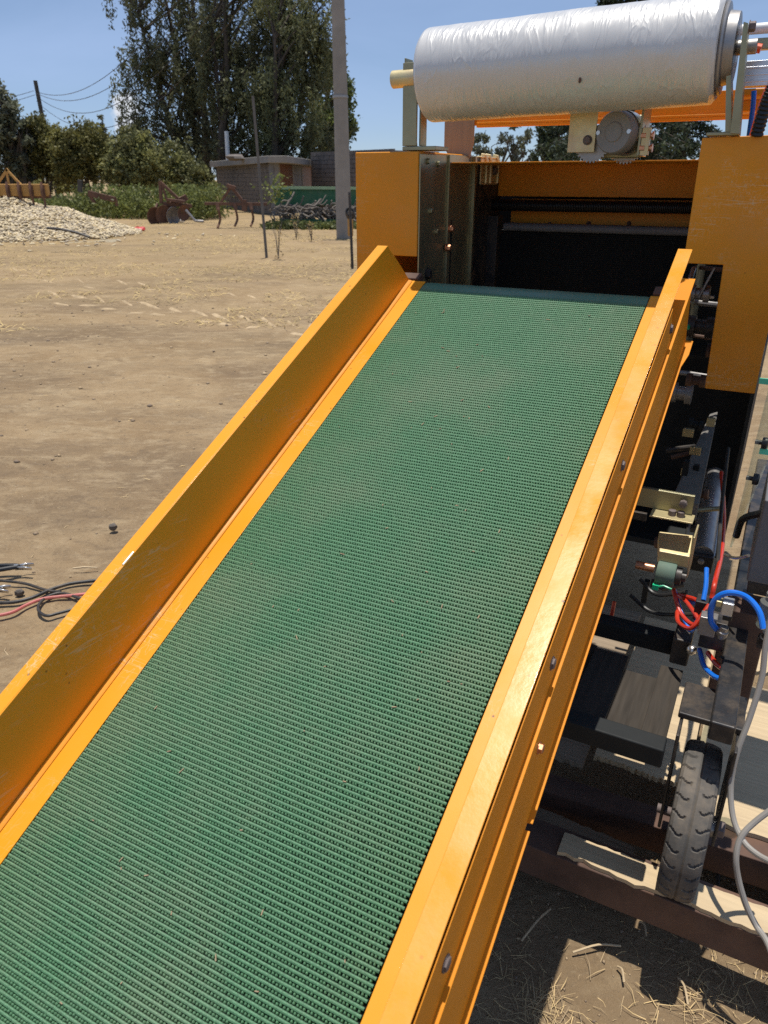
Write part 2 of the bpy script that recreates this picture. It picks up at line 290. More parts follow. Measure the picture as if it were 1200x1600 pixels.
# ------------------------------------------------------------------ object helpers
class MB:
    """collects faces in one frame, then links them as ONE mesh object"""
    def __init__(s): s.v, s.f = [], []
    def add(s, vs, fs):
        k = len(s.v); s.v += [tuple(float(c) for c in p) for p in vs]; s.f += [tuple(i+k for i in f) for f in fs]; return s
    def box(s, lo, hi, fn=None):
        (a, b, c), (d, e, f) = lo, hi
        P = [(a,b,c),(d,b,c),(d,e,c),(a,e,c),(a,b,f),(d,b,f),(d,e,f),(a,e,f)]
        if fn: P = [fn(*p) for p in P]
        return s.add(P, [(0,3,2,1),(4,5,6,7),(0,1,5,4),(1,2,6,5),(2,3,7,6),(3,0,4,7)])
    def prism(s, poly, axis, lo, hi, fn=None):
        """poly: 2-D outline in the two other axes (cyclic order u,v,z)"""
        n = len(poly); P = []
        for h in (lo, hi):
            for (p, q) in poly:
                P.append({'u': (h, p, q), 'v': (p, h, q), 'z': (p, q, h)}[axis])
        if fn: P = [fn(*p) for p in P]
        F = [tuple(range(n))[::-1], tuple(range(n, 2*n))] + [(i, (i+1) % n, n+(i+1) % n, n+i) for i in range(n)]
        return s.add(P, F)
    def tube(s, pts, r, seg=8, cap=True):
        pts = [Vector(p) for p in pts]; n = len(pts); rs = r if hasattr(r, '__len__') else [r]*n
        ref = Vector((0, 0, 1)); rings = []; k = len(s.v)
        t0 = (pts[1]-pts[0]).normalized()
        if abs(t0.dot(ref)) > 0.9: ref = Vector((1, 0, 0))
        x = (ref - t0*ref.dot(t0)).normalized()
        for i, p in enumerate(pts):
            t = (pts[min(n-1, i+1)] - pts[max(0, i-1)]).normalized()
            x = (x - t*x.dot(t)).normalized(); y = t.cross(x)
            for j in range(seg):
                a = 2*pi*j/seg; s.v.append(tuple(p + (x*cos(a) + y*sin(a))*rs[i]))
        for i in range(n-1):
            for j in range(seg):
                j2 = (j+1) % seg
                s.f.append((k+i*seg+j, k+i*seg+j2, k+(i+1)*seg+j2, k+(i+1)*seg+j))
        if cap:
            s.f.append(tuple(k+j for j in range(seg))[::-1]); s.f.append(tuple(k+(n-1)*seg+j for j in range(seg)))
        return s
    def lathe(s, c, axis, prof, seg=24, cap=True):
        """prof: list of (along, radius)"""
        ax = Vector(axis).normalized(); ref = Vector((0, 0, 1)) if abs(ax.z) < 0.9 else Vector((1, 0, 0))
        x = (ref-ax*ref.dot(ax)).normalized(); y = ax.cross(x); k = len(s.v); c = Vector(c)
        for (h, r) in prof:
            for j in range(seg):
                a = 2*pi*j/seg; s.v.append(tuple(c + ax*h + (x*cos(a)+y*sin(a))*r))
        for i in range(len(prof)-1):
            for j in range(seg):
                j2 = (j+1) % seg; s.f.append((k+i*seg+j, k+i*seg+j2, k+(i+1)*seg+j2, k+(i+1)*seg+j))
        if cap:
            s.f.append(tuple(k+j for j in range(seg))[::-1]); m = len(prof)-1; s.f.append(tuple(k+m*seg+j for j in range(seg)))
        return s
    def ball(s, c, r, seg=8, rings=6, jit=0.0):
        k = len(s.v); r = r if hasattr(r, '__len__') else (r, r, r)
        s.v.append((c[0], c[1], c[2]-r[2]))
        for i in range(1, rings):
            th = -pi/2+pi*i/rings
            for j in range(seg):
                q = 1+random.uniform(-jit, jit); a = 2*pi*j/seg
                s.v.append((c[0]+r[0]*q*cos(th)*cos(a), c[1]+r[1]*q*cos(th)*sin(a), c[2]+r[2]*q*sin(th)))
        s.v.append((c[0], c[1], c[2]+r[2])); top = len(s.v)-1
        for j in range(seg):
            j2 = (j+1) % seg; s.f.append((k, k+1+j2, k+1+j)); b = k+1+(rings-2)*seg; s.f.append((top, b+j, b+j2))
        for i in range(rings-2):
            for j in range(seg):
                j2 = (j+1) % seg; a = k+1+i*seg; s.f.append((a+j, a+j2, a+seg+j2, a+seg+j))
        return s
    def build(s, name, m, parent=None, base=(0, 0, 0), bevel=0.0, smooth=True, angle=35, segs=2):
        me = bpy.data.meshes.new(name); b = np.array(base, float)
        me.from_pydata([tuple(np.array(p)-b) for p in s.v], [], s.f); me.materials.append(m); me.update()
        bm = bmesh.new(); bm.from_mesh(me); bmesh.ops.recalc_face_normals(bm, faces=bm.faces); bm.to_mesh(me); bm.free()
        if smooth:
            me.shade_smooth(); me.set_sharp_from_angle(angle=radians(angle))
        o = bpy.data.objects.new(name, me); COL.objects.link(o)
        if parent: o.parent = parent
        if bevel > 0:
            md = o.modifiers.new('bevel', 'BEVEL'); md.width = bevel; md.segments = segs; md.limit_method = 'ANGLE'; md.angle_limit = radians(40)
            md.use_clamp_overlap = True; md.harden_normals = True
        return o
def np_mesh(name, V, Fq, m, parent=None, tint=None, base=None):
    """fast mesh from arrays; Fq (N,3) or (N,4)"""
    if base is not None: V = V - np.array(base)
    me = bpy.data.meshes.new(name); k = Fq.shape[1]; N = len(Fq)
    me.vertices.add(len(V)); me.vertices.foreach_set('co', V.astype(np.float32).ravel())
    me.loops.add(N*k); me.loops.foreach_set('vertex_index', Fq.astype(np.int32).ravel())
    me.polygons.add(N); me.polygons.foreach_set('loop_start', np.arange(0, N*k, k, dtype=np.int32))
    me.update(calc_edges=True)
    if tint is not None:
        a = me.attributes.new('tint', 'FLOAT', 'FACE'); a.data.foreach_set('value', tint.astype(np.float32))
    me.materials.append(m)
    o = bpy.data.objects.new(name, me); COL.objects.link(o)
    if parent: o.parent = parent
    return o
def tag(o, label=None, cat=None, group=None, kind=None):
    if label: o['label'] = label
    if cat: o['category'] = cat
    if group: o['group'] = group
    if kind: o['kind'] = kind
    return o
def thing(name, label, cat, loc=(0, 0, 0), rotz=0.0, group=None):
    o = bpy.data.objects.new(name, None); COL.objects.link(o); o.empty_display_size = 0.1
    o.location = tuple(float(c) for c in loc); o.rotation_euler = (0, 0, rotz)
    return tag(o, label, cat, group)
class Frame:
    """a thing laid out in machine axes (u along the rollers, v away, z up)"""
    def __init__(s, name, label, cat, base, group=None):
        s.base = base; s.root = thing(name, label, cat, to_w(base), -AZ, group)
    def put(s, mb, name, m, parent=None, **k): return mb.build(name, m, parent or s.root, s.base, **k)
def hexbolt(p, axis, r=0.008, h=0.006):
    mb = MB(); ax = Vector(axis).normalized()
    mb.lathe(p, ax, [(0, r*1.25), (0.0015, r*1.25)], 14)
    mb.lathe(Vector(p)+ax*0.0012, ax, [(0, r), (h*0.85, r), (h, r*0.85)], 6); return mb
def curve_pts(P, n=6):
    """Catmull-Rom through the points"""
    P = [np.array(p, float) for p in P]; P = [2*P[0]-P[1]] + P + [2*P[-1]-P[-2]]; out = []
    for i in range(1, len(P)-2):
        for k in range(n):
            t = k/n; a, b, c, d = P[i-1:i+3]
            out.append(0.5*((2*b)+(-a+c)*t+(2*a-5*b+4*c-d)*t*t+(-a+3*b-3*c+d)*t**3))
    out.append(P[-2]); return out
def vnoise(x, y, seed=0):
    r = np.random.default_rng(seed).random((256, 256)); xi, yi = np.floor(x).astype(int), np.floor(y).astype(int)
    fx, fy = x-xi, y-yi; fx = fx*fx*(3-2*fx); fy = fy*fy*(3-2*fy); g = lambda a, b: r[a % 256, b % 256]
    return (g(xi, yi)*(1-fx)+g(xi+1, yi)*fx)*(1-fy) + (g(xi, yi+1)*(1-fx)+g(xi+1, yi+1)*fx)*fy - 0.5

# ------------------------------------------------------------------ the ground
def ground_z(x, y):
    d = np.sqrt(x*x+y*y); ox = vnoise(x*1.4, y*2.6, 6)*0.03*np.clip((d-2)/3, 0, 1)
    fine = vnoise(x*9, y*9, 1)*0.012 + vnoise(x*22, y*22, 2)*0.006 + vnoise(x*3, y*3, 3)*0.02
    big = vnoise(x*0.5, y*0.5, 4)*0.05
    return fine*np.clip(1.6-d/25, 0.2, 1) + big*np.clip((d-3)/8, 0, 1) + ox - 0.012
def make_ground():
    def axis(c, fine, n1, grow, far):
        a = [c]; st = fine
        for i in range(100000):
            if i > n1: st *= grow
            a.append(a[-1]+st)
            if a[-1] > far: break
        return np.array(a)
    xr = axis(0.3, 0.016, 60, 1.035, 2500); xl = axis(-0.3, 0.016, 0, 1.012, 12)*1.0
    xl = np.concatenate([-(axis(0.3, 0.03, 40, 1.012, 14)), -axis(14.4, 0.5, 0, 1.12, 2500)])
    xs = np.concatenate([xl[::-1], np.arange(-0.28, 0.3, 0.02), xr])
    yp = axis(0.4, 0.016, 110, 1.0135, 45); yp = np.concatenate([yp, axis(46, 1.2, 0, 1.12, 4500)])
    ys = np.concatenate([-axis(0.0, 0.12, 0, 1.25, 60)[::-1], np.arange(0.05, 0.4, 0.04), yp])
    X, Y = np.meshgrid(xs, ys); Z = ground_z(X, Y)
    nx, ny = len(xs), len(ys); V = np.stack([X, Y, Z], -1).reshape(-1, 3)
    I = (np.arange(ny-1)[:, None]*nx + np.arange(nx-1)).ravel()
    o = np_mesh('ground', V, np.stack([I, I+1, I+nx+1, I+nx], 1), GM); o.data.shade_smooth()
    tag(o, 'bare dry brown soil of the yard', None, None, 'structure'); return o
make_ground()

# tyre lug marks pressed into the soil across the yard
def tyre_marks():
    TRACK = mat('pressed_soil', (0.44, 0.33, 0.20), 0.95, var=.3, vscale=6, dirt=(.30, .22, .13), dirt_amt=.3, dscale=9, spec=.1)
    V, F = [], []
    def bar(c, d, L, w, h):
        d = d/np.linalg.norm(d); n = np.array([-d[1], d[0]]); k = len(V)
        for t, hw, hh in ((-1, 0.15, 0), (-0.45, random.uniform(.6, 1), h), (0.35, random.uniform(.7, 1.1), h*random.uniform(.6, 1)), (1, 0.15, 0)):
            p = c+d*L*t/2
            for sgn, hz in ((-1, 0), (0, 1), (1, 0)):
                q = p+n*w*hw*sgn/2; V.append((q[0], q[1], float(ground_z(np.array([q[0]]), np.array([q[1]]))[0])-0.004+hh*hz+random.uniform(-.004, .004)))
        for i in range(3):
            for j in range(2): F.append((k+i*3+j, k+i*3+j+1, k+i*3+j+4, k+i*3+j+3))
    for (x0, y0, x1, y1, st, k) in ((70, 454, 560, 512, 37, 1.0), (150, 436, 570, 470, 33, .7), (-20, 412, 150, 440, 34, .7)):
        n = int((x1-x0)/st)
        for i in range(n):
            x = x0+st*i+random.uniform(-4, 4); y = y0+(y1-y0)*i/n+random.uniform(-1, 1)
            if random.random() < (.08 if k == 1 else .35): continue
            a, c = grd(x, y)[:2], grd(x+33*k, y+13*k)[:2]; bar((a+c)/2, (c-a)+np.array([random.uniform(-.08, .08), random.uniform(-.08, .08)]), np.linalg.norm(c-a)*random.uniform(.6, 1.1), .085*k*random.uniform(.6, 1.2), .034*k)
            a, c = grd(x+14, y+20*k)[:2], grd(x+14+30*k, y+20*k+random.uniform(-3, 6))[:2]
            if random.random() < .8: bar((a+c)/2, c-a, np.linalg.norm(c-a), .10*k, .022*k)
    o = np_mesh('tyre_marks', np.array(V), np.array(F), TRACK); o.data.shade_smooth()
    tag(o, 'tractor tyre lug marks pressed in the dry soil', None, None, 'stuff')
tyre_marks()

# straw, clods and dry grass
def strips(N, xy, zfun, length, width, lift, m, name, label, seed, upright=0.0, bend=0.4):
    r = np.random.default_rng(seed); c = xy; ang = r.uniform(0, 2*pi, N); L = r.uniform(*length, N); w = r.uniform(*width, N)
    up = r.uniform(0.0, 1.0, N)*upright; d = np.stack([np.cos(ang)*np.sqrt(1-up**2), np.sin(ang)*np.sqrt(1-up**2), up], 1)
    nrm = np.stack([-np.sin(ang), np.cos(ang), np.zeros(N)], 1); z = zfun(c[:, 0], c[:, 1]) + r.uniform(*lift, N)
    P0 = np.stack([c[:, 0], c[:, 1], z], 1); bd = nrm*(r.uniform(-bend, bend, N)*L)[:, None]
    P1 = P0 + d*(L*0.5)[:, None] + bd*0.5 + np.array([0, 0, 1])*(L*0.06)[:, None]; P2 = P0 + d*L[:, None] + bd*0.2
    W = nrm*w[:, None]/2; U = np.array([0, 0, 1.0])*(w*0.6)[:, None]
    V = np.stack([P0-W, P0+W, P1-W*0.9, P1+W*0.9, P1+U, P2-W*0.3, P2+W*0.3], 1).reshape(-1, 3); k = np.arange(N)*7
    F = np.concatenate([np.stack(q, 1) for q in ((k, k+1, k+4), (k, k+4, k+2), (k+1, k+3, k+4), (k+2, k+4, k+5), (k+4, k+6, k+5), (k+4, k+3, k+6))])
    tint = np.tile(r.random(N), 6)
    o = np_mesh(name, V, F, m, tint=tint); tag(o, label, None, None, 'stuff'); return o
r_ = np.random.default_rng(3)
N = 1100; xy = np.stack([r_.uniform(0.02, 1.35, N), r_.uniform(0.45, 2.1, N)], 1)
strips(N, xy, ground_z, (0.004, 0.024), (0.0008, 0.0022), (-0.001, 0.002), STRAW, 'straw_litter', 'short bits of pale straw scattered on the soil under the machine', 11)
cl = []
for (cx, cy, n, s) in [(*grd(845, 1580)[:2], 110, .035), (*grd(1110, 1570)[:2], 70, .05), (*grd(1110, 1335)[:2], 45, .04), (*grd(1060, 1545)[:2], 40, .06), (*grd(775, 1540)[:2], 60, .06), (*grd(800, 1450)[:2], 25, .07), (*grd(1170, 1520)[:2], 50, .05), (*grd(930, 1560)[:2], 18, .1)]:
    cl.append(np.stack([r_.normal(cx, s, n), r_.normal(cy, s*0.8, n)], 1))
xy = np.concatenate(cl); strips(len(xy), xy, ground_z, (0.012, 0.065), (0.0008, 0.002), (-0.001, 0.007), STRAW, 'straw_tufts', 'tangled tufts of longer dry straw on the soil near the wheel', 12, upright=0.25, bend=0.3)
N = 700; xy = np.stack([r_.uniform(-7, 0.2, N), r_.uniform(1.6, 12, N)], 1)
strips(N, xy, ground_z, (0.01, 0.06), (0.002, 0.005), (-0.002, 0.003), STRAW, 'yard_straw', 'pale straw bits strewn over the open yard', 13)
N = 20000; yy = 7.0 + 26*r_.random(N)**0.9; xy = np.stack([r_.uniform(-0.62, 0.0, N)*yy, yy], 1)
keep = vnoise(xy[:, 0]*0.6, xy[:, 1]*0.9, 21) + vnoise(xy[:, 0]*2, xy[:, 1]*2, 22)*0.6 > 0.42 - np.clip((xy[:, 1]-7)/7, 0, 1)*0.55; xy = xy[keep]
strips(len(xy), xy, ground_z, (0.05, 0.16), (0.006, 0.016), (-0.01, 0.01), DRYGRASS, 'dry_grass', 'short dry yellow grass over the far yard', 14, upright=0.4, bend=0.25)
def clods():
    N = 800; r = np.random.default_rng(5)
    xy = np.concatenate([np.stack([r.uniform(-6, 0.1, N), r.uniform(1.7, 11, N)], 1), np.stack([r.uniform(0.05, 1.2, 700), r.uniform(0.5, 2.0, 700)], 1)])
    M = len(xy); s = np.concatenate([r.uniform(0.004, 0.022, N)*r.random(N)+0.004, r.uniform(0.0015, 0.006, 700)])
    o6 = np.array([(1,0,0),(0,1,0),(-1,0,0),(0,-1,0),(0,0,.8),(0,0,-.8)]); V = xy_z = np.stack([xy[:, 0], xy[:, 1], ground_z(xy[:, 0], xy[:, 1])+s*0.2], 1)
    V = V[:, None] + o6[None]*s[:, None, None]*r.uniform(0.6, 1.3, (M, 6, 1)); k = np.arange(M)*6
    F = np.concatenate([np.stack((k+a, k+b, k+c), 1) for a, b, c in ((0,1,4),(1,2,4),(2,3,4),(3,0,4),(1,0,5),(2,1,5),(3,2,5),(0,3,5))])
    o = np_mesh('soil_clods', V.reshape(-1, 3), F, CLOD, tint=np.tile(r.random(M), 8)); tag(o, 'small crumbs of brown soil lying on the yard', None, None, 'stuff')
clods()

# ------------------------------------------------------------------ background vegetation
def leaves(name, C, size, asp, m, parent, base, droop=0.0, seed=0, tint=None):
    """C (N,3) leaf centres -> one mesh of folded leaf blades"""
    r = np.random.default_rng(seed); N = len(C); d = r.normal(size=(N, 3)); d /= np.linalg.norm(d, axis=1)[:, None]
    if droop: d = d*(1-droop) + np.array([0, 0, -1.0])*droop*r.uniform(0.7, 1.3, (N, 1)); d /= np.linalg.norm(d, axis=1)[:, None]
    q = r.normal(size=(N, 3)); w = np.cross(d, q); w /= np.linalg.norm(w, axis=1)[:, None]
    L = (size*r.uniform(0.6, 1.4, N))[:, None]; V = np.stack([C-d*L/2, C+w*L*asp/2, C+d*L/2, C-w*L*asp/2], 1).reshape(-1, 3)
    k = np.arange(N)*4
    if tint is None: tint = r.random(N)
    return np_mesh(name, V, np.stack([k, k+1, k+2, k+3], 1), m, parent, tint, base)
def blob_points(r, ells, n, shell=0.62, lump=0.24):
    """points through ellipsoids, gathered in clumps"""
    out, tn = [], []
    tot = sum(e[3]*e[4]*e[5] for e in ells)
    for (x, y, z, a, b, c) in ells:
        ne = int(n*(a*b*c)/tot); nc = max(8, ne//70); u = r.normal(size=(nc, 3)); u /= np.linalg.norm(u, axis=1)[:, None]
        rad = (shell + (1-shell)*r.random(nc))[:, None]*r.uniform(0.82, 1.12, (nc, 1)); cc = np.array([x, y, z]) + u*rad*np.array([a, b, c])
        ct = r.random(nc); i = r.integers(0, nc, ne); s = (a*b*c)**(1/3)*lump
        out.append(cc[i] + r.normal(size=(ne, 3))*s*0.45); tn.append(ct[i]*0.7 + r.random(ne)*0.3)
    return np.concatenate(out), np.concatenate(tn)
def trunk(mb, pts, r0, r1, seg=7):
    pts = curve_pts(pts, 4); n = len(pts); mb.tube(pts, [r0+(r1-r0)*i/(n-1) for i in range(n)], seg)
PPM = lambda Y: FPX/Y*0.93            # rough pixels per metre at depth Y

def bush(name, label, cat, Y, ells, n, m, leaf=0.16, seed=0, bark=BARK, asp=0.55, trunk_px=None, droop=0.0, base_z=0.0, group=None):
    """ells in photo pixels (x, y, rx, ry) at depth Y"""
    r = np.random.default_rng(seed); E = []
    for (x, y, rx, ry) in ells:
        p = pix(x, y, Y); s = PPM(Y); E.append((p[0], p[1]+r.uniform(-.3, .3), p[2], rx/s, (rx+ry)/2/s, ry/s))
    cx = np.mean([e[0] for e in E]); base = (cx, Y, base_z); root = thing(name, label, cat, base, 0, group)
    C, t = blob_points(r, E, n); leaves('crown', C, leaf, asp, m, root, base, droop, seed, t)
    mb = MB(); tx = [cx] if trunk_px is None else [pix(x, 290, Y)[0] for x in trunk_px]
    for x in tx:
        for (ex, ey, ez, a, b, c) in E:
            trunk(mb, [(x+random.uniform(-.1, .1), Y, base_z-0.1), (x*0.6+ex*0.4, Y, base_z+(ez-base_z)*0.5), (ex, ey, ez+c*0.3)], 0.11, 0.02)
            for k in range(4):
                a2 = random.uniform(0, 2*pi); trunk(mb, [(x*0.6+ex*0.4, Y, base_z+(ez-base_z)*0.55), (ex+cos(a2)*a*0.4, ey+sin(a2)*b*0.4, ez), (ex+cos(a2)*a*0.8, ey+sin(a2)*b*0.8, ez+c*random.uniform(-.2, .5))], 0.05, 0.012, 5)
    mb.build('trunk', bark, root, base); return root

def gum_tree(label, Y, base_px, top_pts, ells, nstream, m, seed, leafn=95, group=None, bark=BARK, r0=0.38, slen=(0.6, 2.3)):
    r = np.random.default_rng(seed); s = PPM(Y); b = pix(base_px, 300, Y); base = (b[0], Y, 0.0)
    root = thing('eucalyptus_tree', label, 'tree', base, 0, group); mb = MB(); stems = []
    for (x, y) in top_pts:
        e = pix(x, y, Y+r.uniform(-1.5, 1.5)); mid = (np.array(base)*0.5+e*0.5) + r.normal(size=3)*np.array([.3, .3, 0])
        pts = [np.array(base)-[0, 0, .2], np.array(base)*0.75+e*0.25+r.normal(size=3)*[.25, .25, 0], mid, e]; stems.append(curve_pts(pts, 6)); trunk(mb, pts, r0, 0.07, 8)
    S, T = [], []; tot = sum(rx*ry for _, _, rx, ry in ells)
    for (x, y, rx, ry) in ells:
        p = pix(x, y, Y); A = np.array([rx/s, rx/s*0.85, ry/s]); k = max(6, int(nstream*rx*ry/tot)); ncl = max(4, k//6)
        u = r.normal(size=(ncl, 3)); u /= np.linalg.norm(u, axis=1)[:, None]; cc = p + u*A*(r.random((ncl, 1))**0.45)
        for c in cc:          # limbs out to the clumps
            st = stems[r.integers(len(stems))]; j = min(len(st)-1, max(3, int(len(st)*np.clip((c[2]-1.5)/max(1, st[-1][2]), .15, .95)))); q = st[j]
            trunk(mb, [q, q*0.5+c*0.5+[0, 0, .5], c+[0, 0, .2]], 0.075, 0.015, 5)
        ct = r.random(ncl)
        for q in range(k):
            i = r.integers(ncl); a = cc[i] + r.normal(size=3)*np.array([.55, .55, .5]); L = r.uniform(*slen); n = int(leafn*L/2)
            h = r.random(n); pts = a + np.stack([r.normal(0, .20, n)*(1-h*0.5), r.normal(0, .20, n)*(1-h*0.5), -h*L], 1); sway = r.normal(0, .12, 2); pts[:, :2] += sway*h[:, None]*L
            S.append(pts); T.append(np.clip(ct[i]*0.6 + r.random(n)*0.25 + (1-h)*0.15, 0, 1))
    C = np.concatenate(S); leaves('crown', C, 0.24, 0.34, m, root, base, 0.45, seed, np.concatenate(T)); mb.build('trunk', bark, root, base); return root

G_EUC = 'tall eucalyptus trees behind the stone hut'
gum_tree('leftmost tall eucalyptus with ragged crown leaning over the bushes', 56, 322, [(250, -40), (290, -90), (215, 20)],
         [(245, 40, 46, 70), (225, 130, 30, 62), (290, 60, 40, 110), (262, 160, 36, 60), (300, 190, 22, 52), (240, -60, 60, 60), (222, 195, 22, 45), (330, 10, 40, 80), (212, 100, 18, 60), (210, 160, 16, 50), (300, 120, 36, 70), (215, 20, 24, 50), (265, 222, 20, 34), (300, 235, 22, 30)], 520, L_EUC, 31, group=G_EUC)
gum_tree('middle eucalyptus of hanging dark foliage with thick stems', 54, 352, [(345, -90), (370, -30), (330, 40)],
         [(350, 130, 32, 85), (385, 60, 46, 90), (372, 190, 48, 62), (335, 210, 22, 50), (400, -40, 70, 60), (405, 140, 34, 80), (330, 60, 30, 70), (352, 238, 20, 26), (400, 222, 36, 32)], 470, L_EUC, 32, group=G_EUC)
gum_tree('rightmost big eucalyptus beside the concrete pole, pale hanging sprays', 52, 425, [(450, -60), (485, 10), (430, 60)],
         [(440, 70, 50, 90), (480, 90, 34, 90), (462, 170, 44, 70), (425, 190, 40, 55), (495, 20, 24, 80), (455, -40, 60, 50), (490, 180, 24, 40), (505, 70, 14, 60), (455, 228, 40, 26), (420, 120, 40, 60)], 500, L_EUC2, 33, group=G_EUC)
bush('rounded_tree', 'smaller rounded green tree half hidden behind the concrete pole', 'tree', 60, [(515, 165, 32, 62), (535, 170, 18, 50), (505, 215, 30, 34), (530, 215, 18, 26), (515, 118, 20, 24)], 9000, L_OAK, 0.30, 34, trunk_px=[505])
bush('tree', 'grey green tree cut by the left picture edge beyond the ochre harrow', 'tree', 44, [(-15, 180, 34, 50), (18, 215, 26, 40), (-20, 240, 46, 40), (32, 250, 20, 34), (8, 165, 16, 22), (40, 215, 12, 22)], 14000, L_GREYT, 0.24, 35, trunk_px=[5, 35])
bush('bush', 'small dark domed bush in front of the far wooden pole', 'bush', 45, [(72, 225, 26, 34), (60, 245, 22, 28), (88, 250, 22, 30)], 14000, L_BUSH, 0.17, 36, trunk_px=[70])
bush('bush', 'widest dark domed bush in the row behind the cob heap', 'bush', 44, [(128, 236, 42, 34), (150, 250, 26, 28), (112, 255, 28, 26)], 20000, L_BUSH, 0.17, 37, trunk_px=[118, 140])
bush('bush', 'lighter olive bush at the right end of the bush row', 'bush', 43, [(208, 250, 32, 38), (200, 265, 34, 24), (228, 262, 20, 24)], 16000, L_BUSH2, 0.18, 38)
bush('shrub', 'loose scrubby shrub at the foot of the eucalyptus trees', 'shrub', 46, [(258, 265, 34, 34), (290, 280, 36, 26), (240, 245, 18, 24), (320, 290, 26, 20)], 12000, L_BUSH2, 0.20, 39)
bush('scrub', 'low distant scrub showing behind the ochre harrow and cob heap', 'scrub', 52, [(-40, 285, 40, 15), (30, 286, 36, 13), (85, 284, 34, 15)], 9000, L_BUSH2, 0.22, 48)
def conifer(label, Y, x, top, bot, w, n, seed, m=L_CON, leaf=0.16, name='conifer_tree', group=None):
    r = np.random.default_rng(seed); s = PPM(Y); p, q = pix(x, top, Y), pix(x, bot, Y); base = (p[0], Y, 0.0); root = thing(name, label, 'tree', base, 0, group); H = p[2]; z0 = max(0.5, q[2]); mb = MB()
    mb.tube([(p[0], Y, -.1), (p[0], Y, H*0.6), (p[0]+.05, Y, H)], [0.02*H+.03, 0.012*H+.02, .01], 7); S = []; nb = 90
    for i in range(nb):
        h = r.random()**0.8; z = H-(H-z0)*h; a = r.uniform(0, 2*pi); L = (w/s)*(0.12+0.88*h)*r.uniform(0.6, 1.1); e = np.array([p[0]+cos(a)*L, Y+sin(a)*L, z-L*0.25]); c = np.array([p[0], Y, z])
        trunk(mb, [c, c*0.5+e*0.5+[0, 0, .08*L], e], 0.03, 0.008, 4); k = n//nb; t = r.random(k)**0.7; S.append(c+(e-c)*t[:, None]+r.normal(size=(k, 3))*np.array([.16, .16, .12])*max(.5, L*.35))
    leaves('crown', np.concatenate(S), leaf, 0.35, m, root, base, 0.15, seed); mb.build('trunk', BARK, root, base); return root
conifer('slim feathery conifer rising behind the dark domed bushes', 60, 157, 178, 285, 16, 2500, 41, L_GREYT, 0.22)
conifer('thin spire conifer just left of the eucalyptus trees', 62, 187, 178, 290, 13, 2000, 42, L_GREYT, 0.22)
conifer('short broad conifer at the left foot of the eucalyptus', 58, 212, 190, 290, 22, 3200, 43, L_OAK, 0.22)
conifer('tall dark conifer behind the film roll and the grey motor', 30, 985, -60, 300, 150, 30000, 44, L_CON, 0.17)
conifer('second dark conifer behind the right film roll bracket', 33, 1100, 20, 300, 95, 16000, 45, L_CON, 0.17)
bush('tree', 'sparse twiggy grey tree seen under the left half of the film roll', 'tree', 48, [(760, 235, 26, 22), (800, 222, 22, 28), (818, 245, 24, 20), (745, 250, 14, 18)], 2600, L_GREYT, 0.20, 46, trunk_px=[765, 805])
bush('tree', 'dark leafy tree just left of the motor behind the film roll', 'tree', 42, [(868, 225, 26, 32), (880, 205, 26, 24), (850, 245, 20, 20)], 3800, L_CON, 0.22, 47, trunk_px=[868])

def weeds():
    r = np.random.default_rng(51); C, T = [], []
    for k in range(620):
        x = r.uniform(-70, 345); Y = r.uniform(34, 39); p = pix(x, 330, Y); h = r.uniform(0.5, 1.25)*(1.15 if x > 120 else .8); n = 42
        z = r.random(n)**0.8*h; C.append(np.stack([p[0]+r.normal(0, .22, n), np.full(n, Y)+r.normal(0, .2, n), z], 1)); T.append(np.full(n, r.random())*0.6+r.random(n)*0.4)
    for k in range(170):
        x = r.uniform(415, 556); Y = r.uniform(27.2, 28.2); p = pix(x, 350, Y); h = r.uniform(0.08, 0.24); n = 26
        z = r.random(n)*h; C.append(np.stack([p[0]+r.normal(0, .12, n), np.full(n, Y)+r.normal(0, .15, n), z], 1)); T.append(np.full(n, r.random())*0.4)
    for (x, Y, h) in ((436, 28.3, 1.75), (428, 28.3, 1.45)):
        p = pix(x, 330, Y); n = 75; z = h*(0.55+0.45*r.random(n)); C.append(np.stack([p[0]+r.normal(0, .24, n), np.full(n, Y)+r.normal(0, .2, n), z], 1)); T.append(0.3+r.random(n)*0.6)
    leaves('weeds', np.concatenate(C), 0.15, 0.5, L_WEED, None, None, 0.0, 52, np.concatenate(T))
    tag(bpy.data.objects['weeds'], 'band of tall green weeds growing in front of the hut and bushes', None, None, 'stuff')
weeds()
def dry_plants():
    for i, (x, y, h, lab) in enumerate([(435, 405, 0.85, 'thin dry weed stalk standing right of the leaning steel post'), (463, 375, 0.7, 'dry weed stalk below the dead branches'), (487, 378, 0.55, 'dry weed stalk next to the concrete pole foot')]):
        p = grd(x, y); r = np.random.default_rng(60+i); root = thing('dry_weed', lab, 'weed', p, 0, 'dry weed stalks near the pole'); mb = MB()
        for k in range(5):
            a = r.uniform(0, 2*pi); mb.tube([(0, 0, 0), (cos(a)*.05, sin(a)*.05, h*.5), (cos(a)*.14, sin(a)*.14, h*r.uniform(.7, 1))], [.008, .006, .003], 4)
        mb.build('stalk', BRANCH, root); n = 60; z = r.random(n)*h; leaves('seed_heads', np.stack([r.normal(0, .07, n), r.normal(0, .07, n), z], 1), 0.06, 0.5, DRYGRASS, root, (0, 0, 0), 0, 61+i)['kind'] = 'stuff'
dry_plants()

